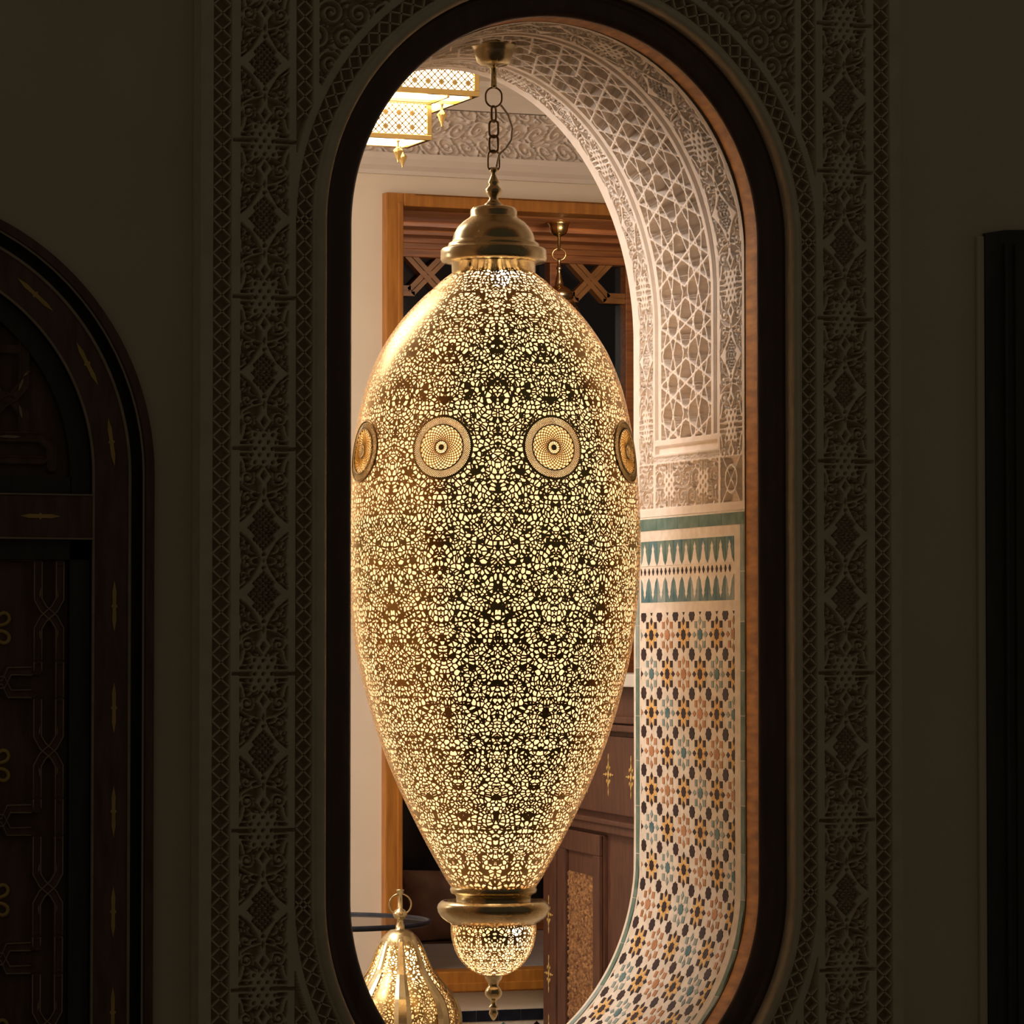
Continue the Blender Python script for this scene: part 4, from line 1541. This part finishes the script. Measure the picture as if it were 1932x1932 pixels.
# transom rail
mb = MB(); mb.box(-0.444, 0.444, -0.004, 0.05, 1.778 - 0.0, 1.868, ch=0.003)
tr_ = mb.build('transom', M['doorwood'], d1)
mb = MB()
mb.box(-0.444, 0.444, -0.007, -0.003, 1.7760, 1.7795); mb.box(-0.44, 0.44, -0.007, -0.003, 1.866, 1.869)
mb.build('painted_edge', M['doorline'], tr_)
mb = MB(); mb.box(-0.44, 0.44, 0.014, 0.05, 1.735, 1.778); mb.box(-0.40, 0.40, 0.014, 0.05, 1.868, 1.905)
mb.build('inner_band', M['doorblack'], d1)
# spindle dashes of gold paint on the frame
gm = MB()
def dash(x, z, L, wd, a):
    ca, sa = math.cos(a), math.sin(a)
    pts = [(-L / 2, 0), (-L * .28, wd * .5), (-0.04 * L, wd * .42), (0, wd * .85), (0.04 * L, wd * .42), (L * .28, wd * .5), (L / 2, 0), (L * .28, -wd * .5), (0.04 * L, -wd * .42), (0, -wd * .85), (-0.04 * L, -wd * .42), (-L * .28, -wd * .5)]
    gm.prism([(x + u * ca - v * sa, z + u * sa + v * ca) for u, v in pts], 'y', -0.0055, -0.0035)
for zc in (1.66, 1.452, 1.240, 1.035, 0.83, 0.62, 0.41, 0.2):
    dash(0.487, zc - 0.02, 0.105, 0.0085, PI / 2); dash(-0.487, zc - 0.02, 0.105, 0.0085, PI / 2)
for a in (8, 28, 49, 70, 90, 110, 131, 152, 172):
    dash(0.484 * math.cos(rad(a)), DCZ - 0.02 + 0.484 * math.sin(rad(a)), 0.100, 0.009, rad(a + 90))
for x in (-0.30, -0.11, 0.06, 0.33):
    dash(x, 1.823, 0.085, 0.0085, 0)
gm.build('gold_dashes', M['gold'], fr1)

def strap_panel(nm, x0, x1, z0, z1, parent):
    """panel of interlaced straps with cusped crossings; lines raised on a dark ground"""
    res = 0.0022
    xs = np.arange(x0, x1 + res, res); zs = np.arange(z0, z1 + res, res)
    X, Z = np.meshgrid(xs, zs)
    h = np.zeros_like(X)
    def addl(pts, wd, v):
        nonlocal h
        d = np.full_like(X, 9.0)
        for a, b in zip(pts[:-1], pts[1:]):
            d = np.minimum(d, seg_d(X, Z, a, b))
        h = np.maximum(h, v * (1 - sm(d, wd / 2 - 0.001, wd / 2 + 0.001)))
        rim = np.abs(d - wd / 2 + 0.0035)
        h = np.where(rim < 0.0016, 1.25 * v, h)
        for sd in (-1, 1):
            q = []
            for i_, a in enumerate(pts):
                p_ = pts[max(i_ - 1, 0)]; n_ = pts[min(i_ + 1, len(pts) - 1)]
                tx, tz = n_[0] - p_[0], n_[1] - p_[1]
                L_ = math.hypot(tx, tz) or 1
                q.append((a[0] - tz / L_ * sd * (wd / 2 - 0.003), 0.034 - 0.014 * 1.25 * v, a[1] + tx / L_ * sd * (wd / 2 - 0.003)))
            if all(z0 < c[2] < z1 and x0 < c[0] < x1 for c in q):
                lines.tube(q, 0.0015, 5)
    lines = MB()
    P_ = 0.280
    xr = x1 - 0.020
    xl = x0 + 0.020
    k0 = int(math.floor(z0 / P_)) - 1
    for k in range(k0, int(z1 / P_) + 2):
        zb_ = k * P_ + 0.134
        for (xe, sg) in ((xr, -1), (xl, 1)):
            # vertical pair crossing at a cusp
            for s2 in (0, 1):
                a0, a1 = (xe, xe + sg * 0.046) if s2 == 0 else (xe + sg * 0.046, xe)
                addl([(a0, zb_ - 0.005), (a0, zb_ + 0.060), (a0 + (a1 - a0) * 0.25, zb_ + 0.080), (a0 + (a1 - a0) * 0.75, zb_ + 0.100), (a1, zb_ + 0.120), (a1, zb_ + 0.196)], 0.022, 1.0)
            for (zh, up_) in ((0.207, -1), (0.253, 1)):
                addl([(xe + sg * 0.058, zb_ + zh), (xe + sg * 0.105, zb_ + zh), (xe + sg * 0.118, zb_ + 0.230 - up_ * 0.004), (xe + sg * 0.20, zb_ + 0.230 - up_ * 0.004)], 0.022, 0.95)
            addl([(xe, zb_ + 0.198), (xe, zb_ + 0.272)], 0.022, 1.0)
            addl([(xe + sg * 0.046, zb_ + 0.253), (xe + sg * 0.046, zb_ + 0.272)], 0.022, 1.0)
    h = np.clip(h, 0, 1.3)
    h[0, :] = h[-1, :] = 0
    o = grid_mesh(nm, np.stack([X, 0.034 - 0.014 * h, Z], -1), M['doorwood'], parent=parent)
    lines.build('painted_lines', M['doorline'], o)
    return o
pl = strap_panel('strapwork_panel', -0.398, 0.398, 0.30, 1.735, d1)
# lunette
res = 0.0022
xs = np.arange(-0.40, 0.4001, res); zs = np.arange(1.905, DCZ - 0.02 + 0.40, res)
X, Z = np.meshgrid(xs, zs)
h = np.zeros_like(X)
for (pa, wd) in (([(0.36, 1.925), (0.36, 1.965), (0.335, 1.985), (-0.335, 1.985), (-0.36, 1.965), (-0.36, 1.925)], 0.024),
                 ([(-0.34, 1.938), (0.34, 1.938)], 0.020)):
    d = np.full_like(X, 9.0)
    for a, b in zip(pa[:-1], pa[1:]):
        d = np.minimum(d, seg_d(X, Z, a, b))
    h = np.maximum(h, 1 - sm(d, wd / 2 - 0.001, wd / 2 + 0.001))
    h = np.where(np.abs(d - wd / 2 + 0.003) < 0.0016, 1.25, h)
for cx_k in (-0.27, -0.09, 0.09, 0.27):
    for s2 in (1, -1):
        pa = [(cx_k + s2 * 0.032, 2.00), (cx_k + s2 * 0.030, 2.035), (cx_k + s2 * 0.008, 2.058), (cx_k - s2 * 0.008, 2.066), (cx_k - s2 * 0.030, 2.09), (cx_k - s2 * 0.032, 2.15), (cx_k - s2 * 0.034, 2.26)]
        d = np.full_like(X, 9.0)
        for a, b in zip(pa[:-1], pa[1:]):
            d = np.minimum(d, seg_d(X, Z, a, b))
        h = np.maximum(h, 1 - sm(d, 0.011, 0.013))
        h = np.where(np.abs(d - 0.009) < 0.0016, 1.25, h)
hb = (np.abs(Z - 2.165) < 0.010)
h = np.where(hb, np.maximum(h, 0.8), h)
R_ = np.hypot(X, Z - (DCZ - 0.02))
mk = (R_[:-1, :-1] < 0.400)
grid_mesh('lunette', np.stack([X, 0.034 - 0.014 * h, Z], -1), M['doorwood'], mk, parent=d1)
# gold details inside the straps and flower sprays in the panel
gm = MB()
def leafd(x, z, L, wd, a, y=0.0175):
    ca, sa = math.cos(a), math.sin(a)
    pts = [(-L / 2, 0), (-L * .15, wd * .5), (L * .25, wd * .4), (L / 2, 0), (L * .2, -wd * .45), (-L * .2, -wd * .35)]
    gm.prism([(x + u * ca - v * sa, z + u * sa + v * ca) for u, v in pts], 'y', y, y + 0.003)
for cx_k in (-0.27, -0.09, 0.09, 0.27):
    for s2 in (1, -1):
        leafd(cx_k + s2 * 0.024, 2.036, 0.030, 0.006, rad(90 + s2 * 12), 0.017)
        leafd(cx_k + s2 * 0.024, 2.092, 0.030, 0.006, rad(90 - s2 * 20), 0.017)
        leafd(cx_k + s2 * 0.036, 2.115, 0.020, 0.005, rad(40), 0.017)
    leafd(cx_k, 1.985, 0.05, 0.006, 0, 0.017)
for k in range(6):
    zb_ = k * 0.28 + 0.134
    for xe, sg in ((0.378, -1), (-0.378, 1)):
        for zz_ in (0.045, 0.135):
            leafd(xe + sg * 0.006, zb_ + zz_, 0.026, 0.005, rad(78 if zz_ < .1 else 100), 0.0175)
            leafd(xe + sg * 0.040, zb_ + zz_, 0.026, 0.005, rad(100 if zz_ < .1 else 78), 0.0175)
gd = gm.build('gold_leaves', M['doorline'], d1)
gm = MB()
for zc in (1.595, 1.315, 1.042, 0.768, 0.49):
    for xc in (0.236, -0.236, 0.0):
        for k in range(6):
            a = rad(30 + 60 * k)
            L = 0.034
            cx2, cz2 = xc + 0.027 * math.cos(a), zc + 0.027 * math.sin(a) * 1.25
            ca, sa = math.cos(a), math.sin(a)
            pts = []
            for i in range(14):
                t = 2 * PI * i / 14
                u, v = L * 0.5 * math.cos(t), 0.0095 * math.sin(t) * (1.15 + 0.35 * math.cos(t))
                pts.append((cx2 + u * ca - v * sa, 0.031, cz2 + u * sa + v * ca))
            gm.tube(pts, 0.0042, 5, True)
gm.build('gold_flowers', M['gold'], d1)

# ------------------------------------------------------------------ dark shuttered niche at the right edge
d2 = empty('door_2', (1.60, 0, 0.0))
tag(d2, kind='structure')
mb = MB()
mb.prism([(-0.551, 0.0), (-0.551, 2.512), (-0.50, 2.521), (-0.40, 2.526), (0.0, 2.532), (0.40, 2.526), (0.551, 2.512), (0.551, 0.0)], 'y', -0.012, -0.001)
mb.build('outer_band', M['doorblack'], d2)
mb = MB()
mb.box(-0.570, -0.552, -0.010, -0.001, 0.0, 2.505, ch=0.002)
mb.build('wall_edge_bead', M['wall'], d2)
mb = MB()
mb.box(-0.505, -0.497, -0.020, -0.010, 0.0, 2.49, ch=0.002)
mb.box(-0.478, -0.40, -0.018, -0.010, 0.0, 2.49, ch=0.003)
mb.box(-0.40, 0.40, -0.018, -0.010, 2.41, 2.49, ch=0.003)
mb.box(0.40, 0.50, -0.018, -0.010, 0.0, 2.49, ch=0.003)
mb.build('door_frame', M['doorblack'], d2)
for k in range(2):
    mb = MB(); mb.box(-0.395 + k * 0.4, -0.005 + k * 0.4, -0.016, -0.010, 0.02, 2.40, ch=0.003)
    pn = mb.build('door_leaf', M['doorwood'], d2)

print('objects', len(bpy.data.objects))
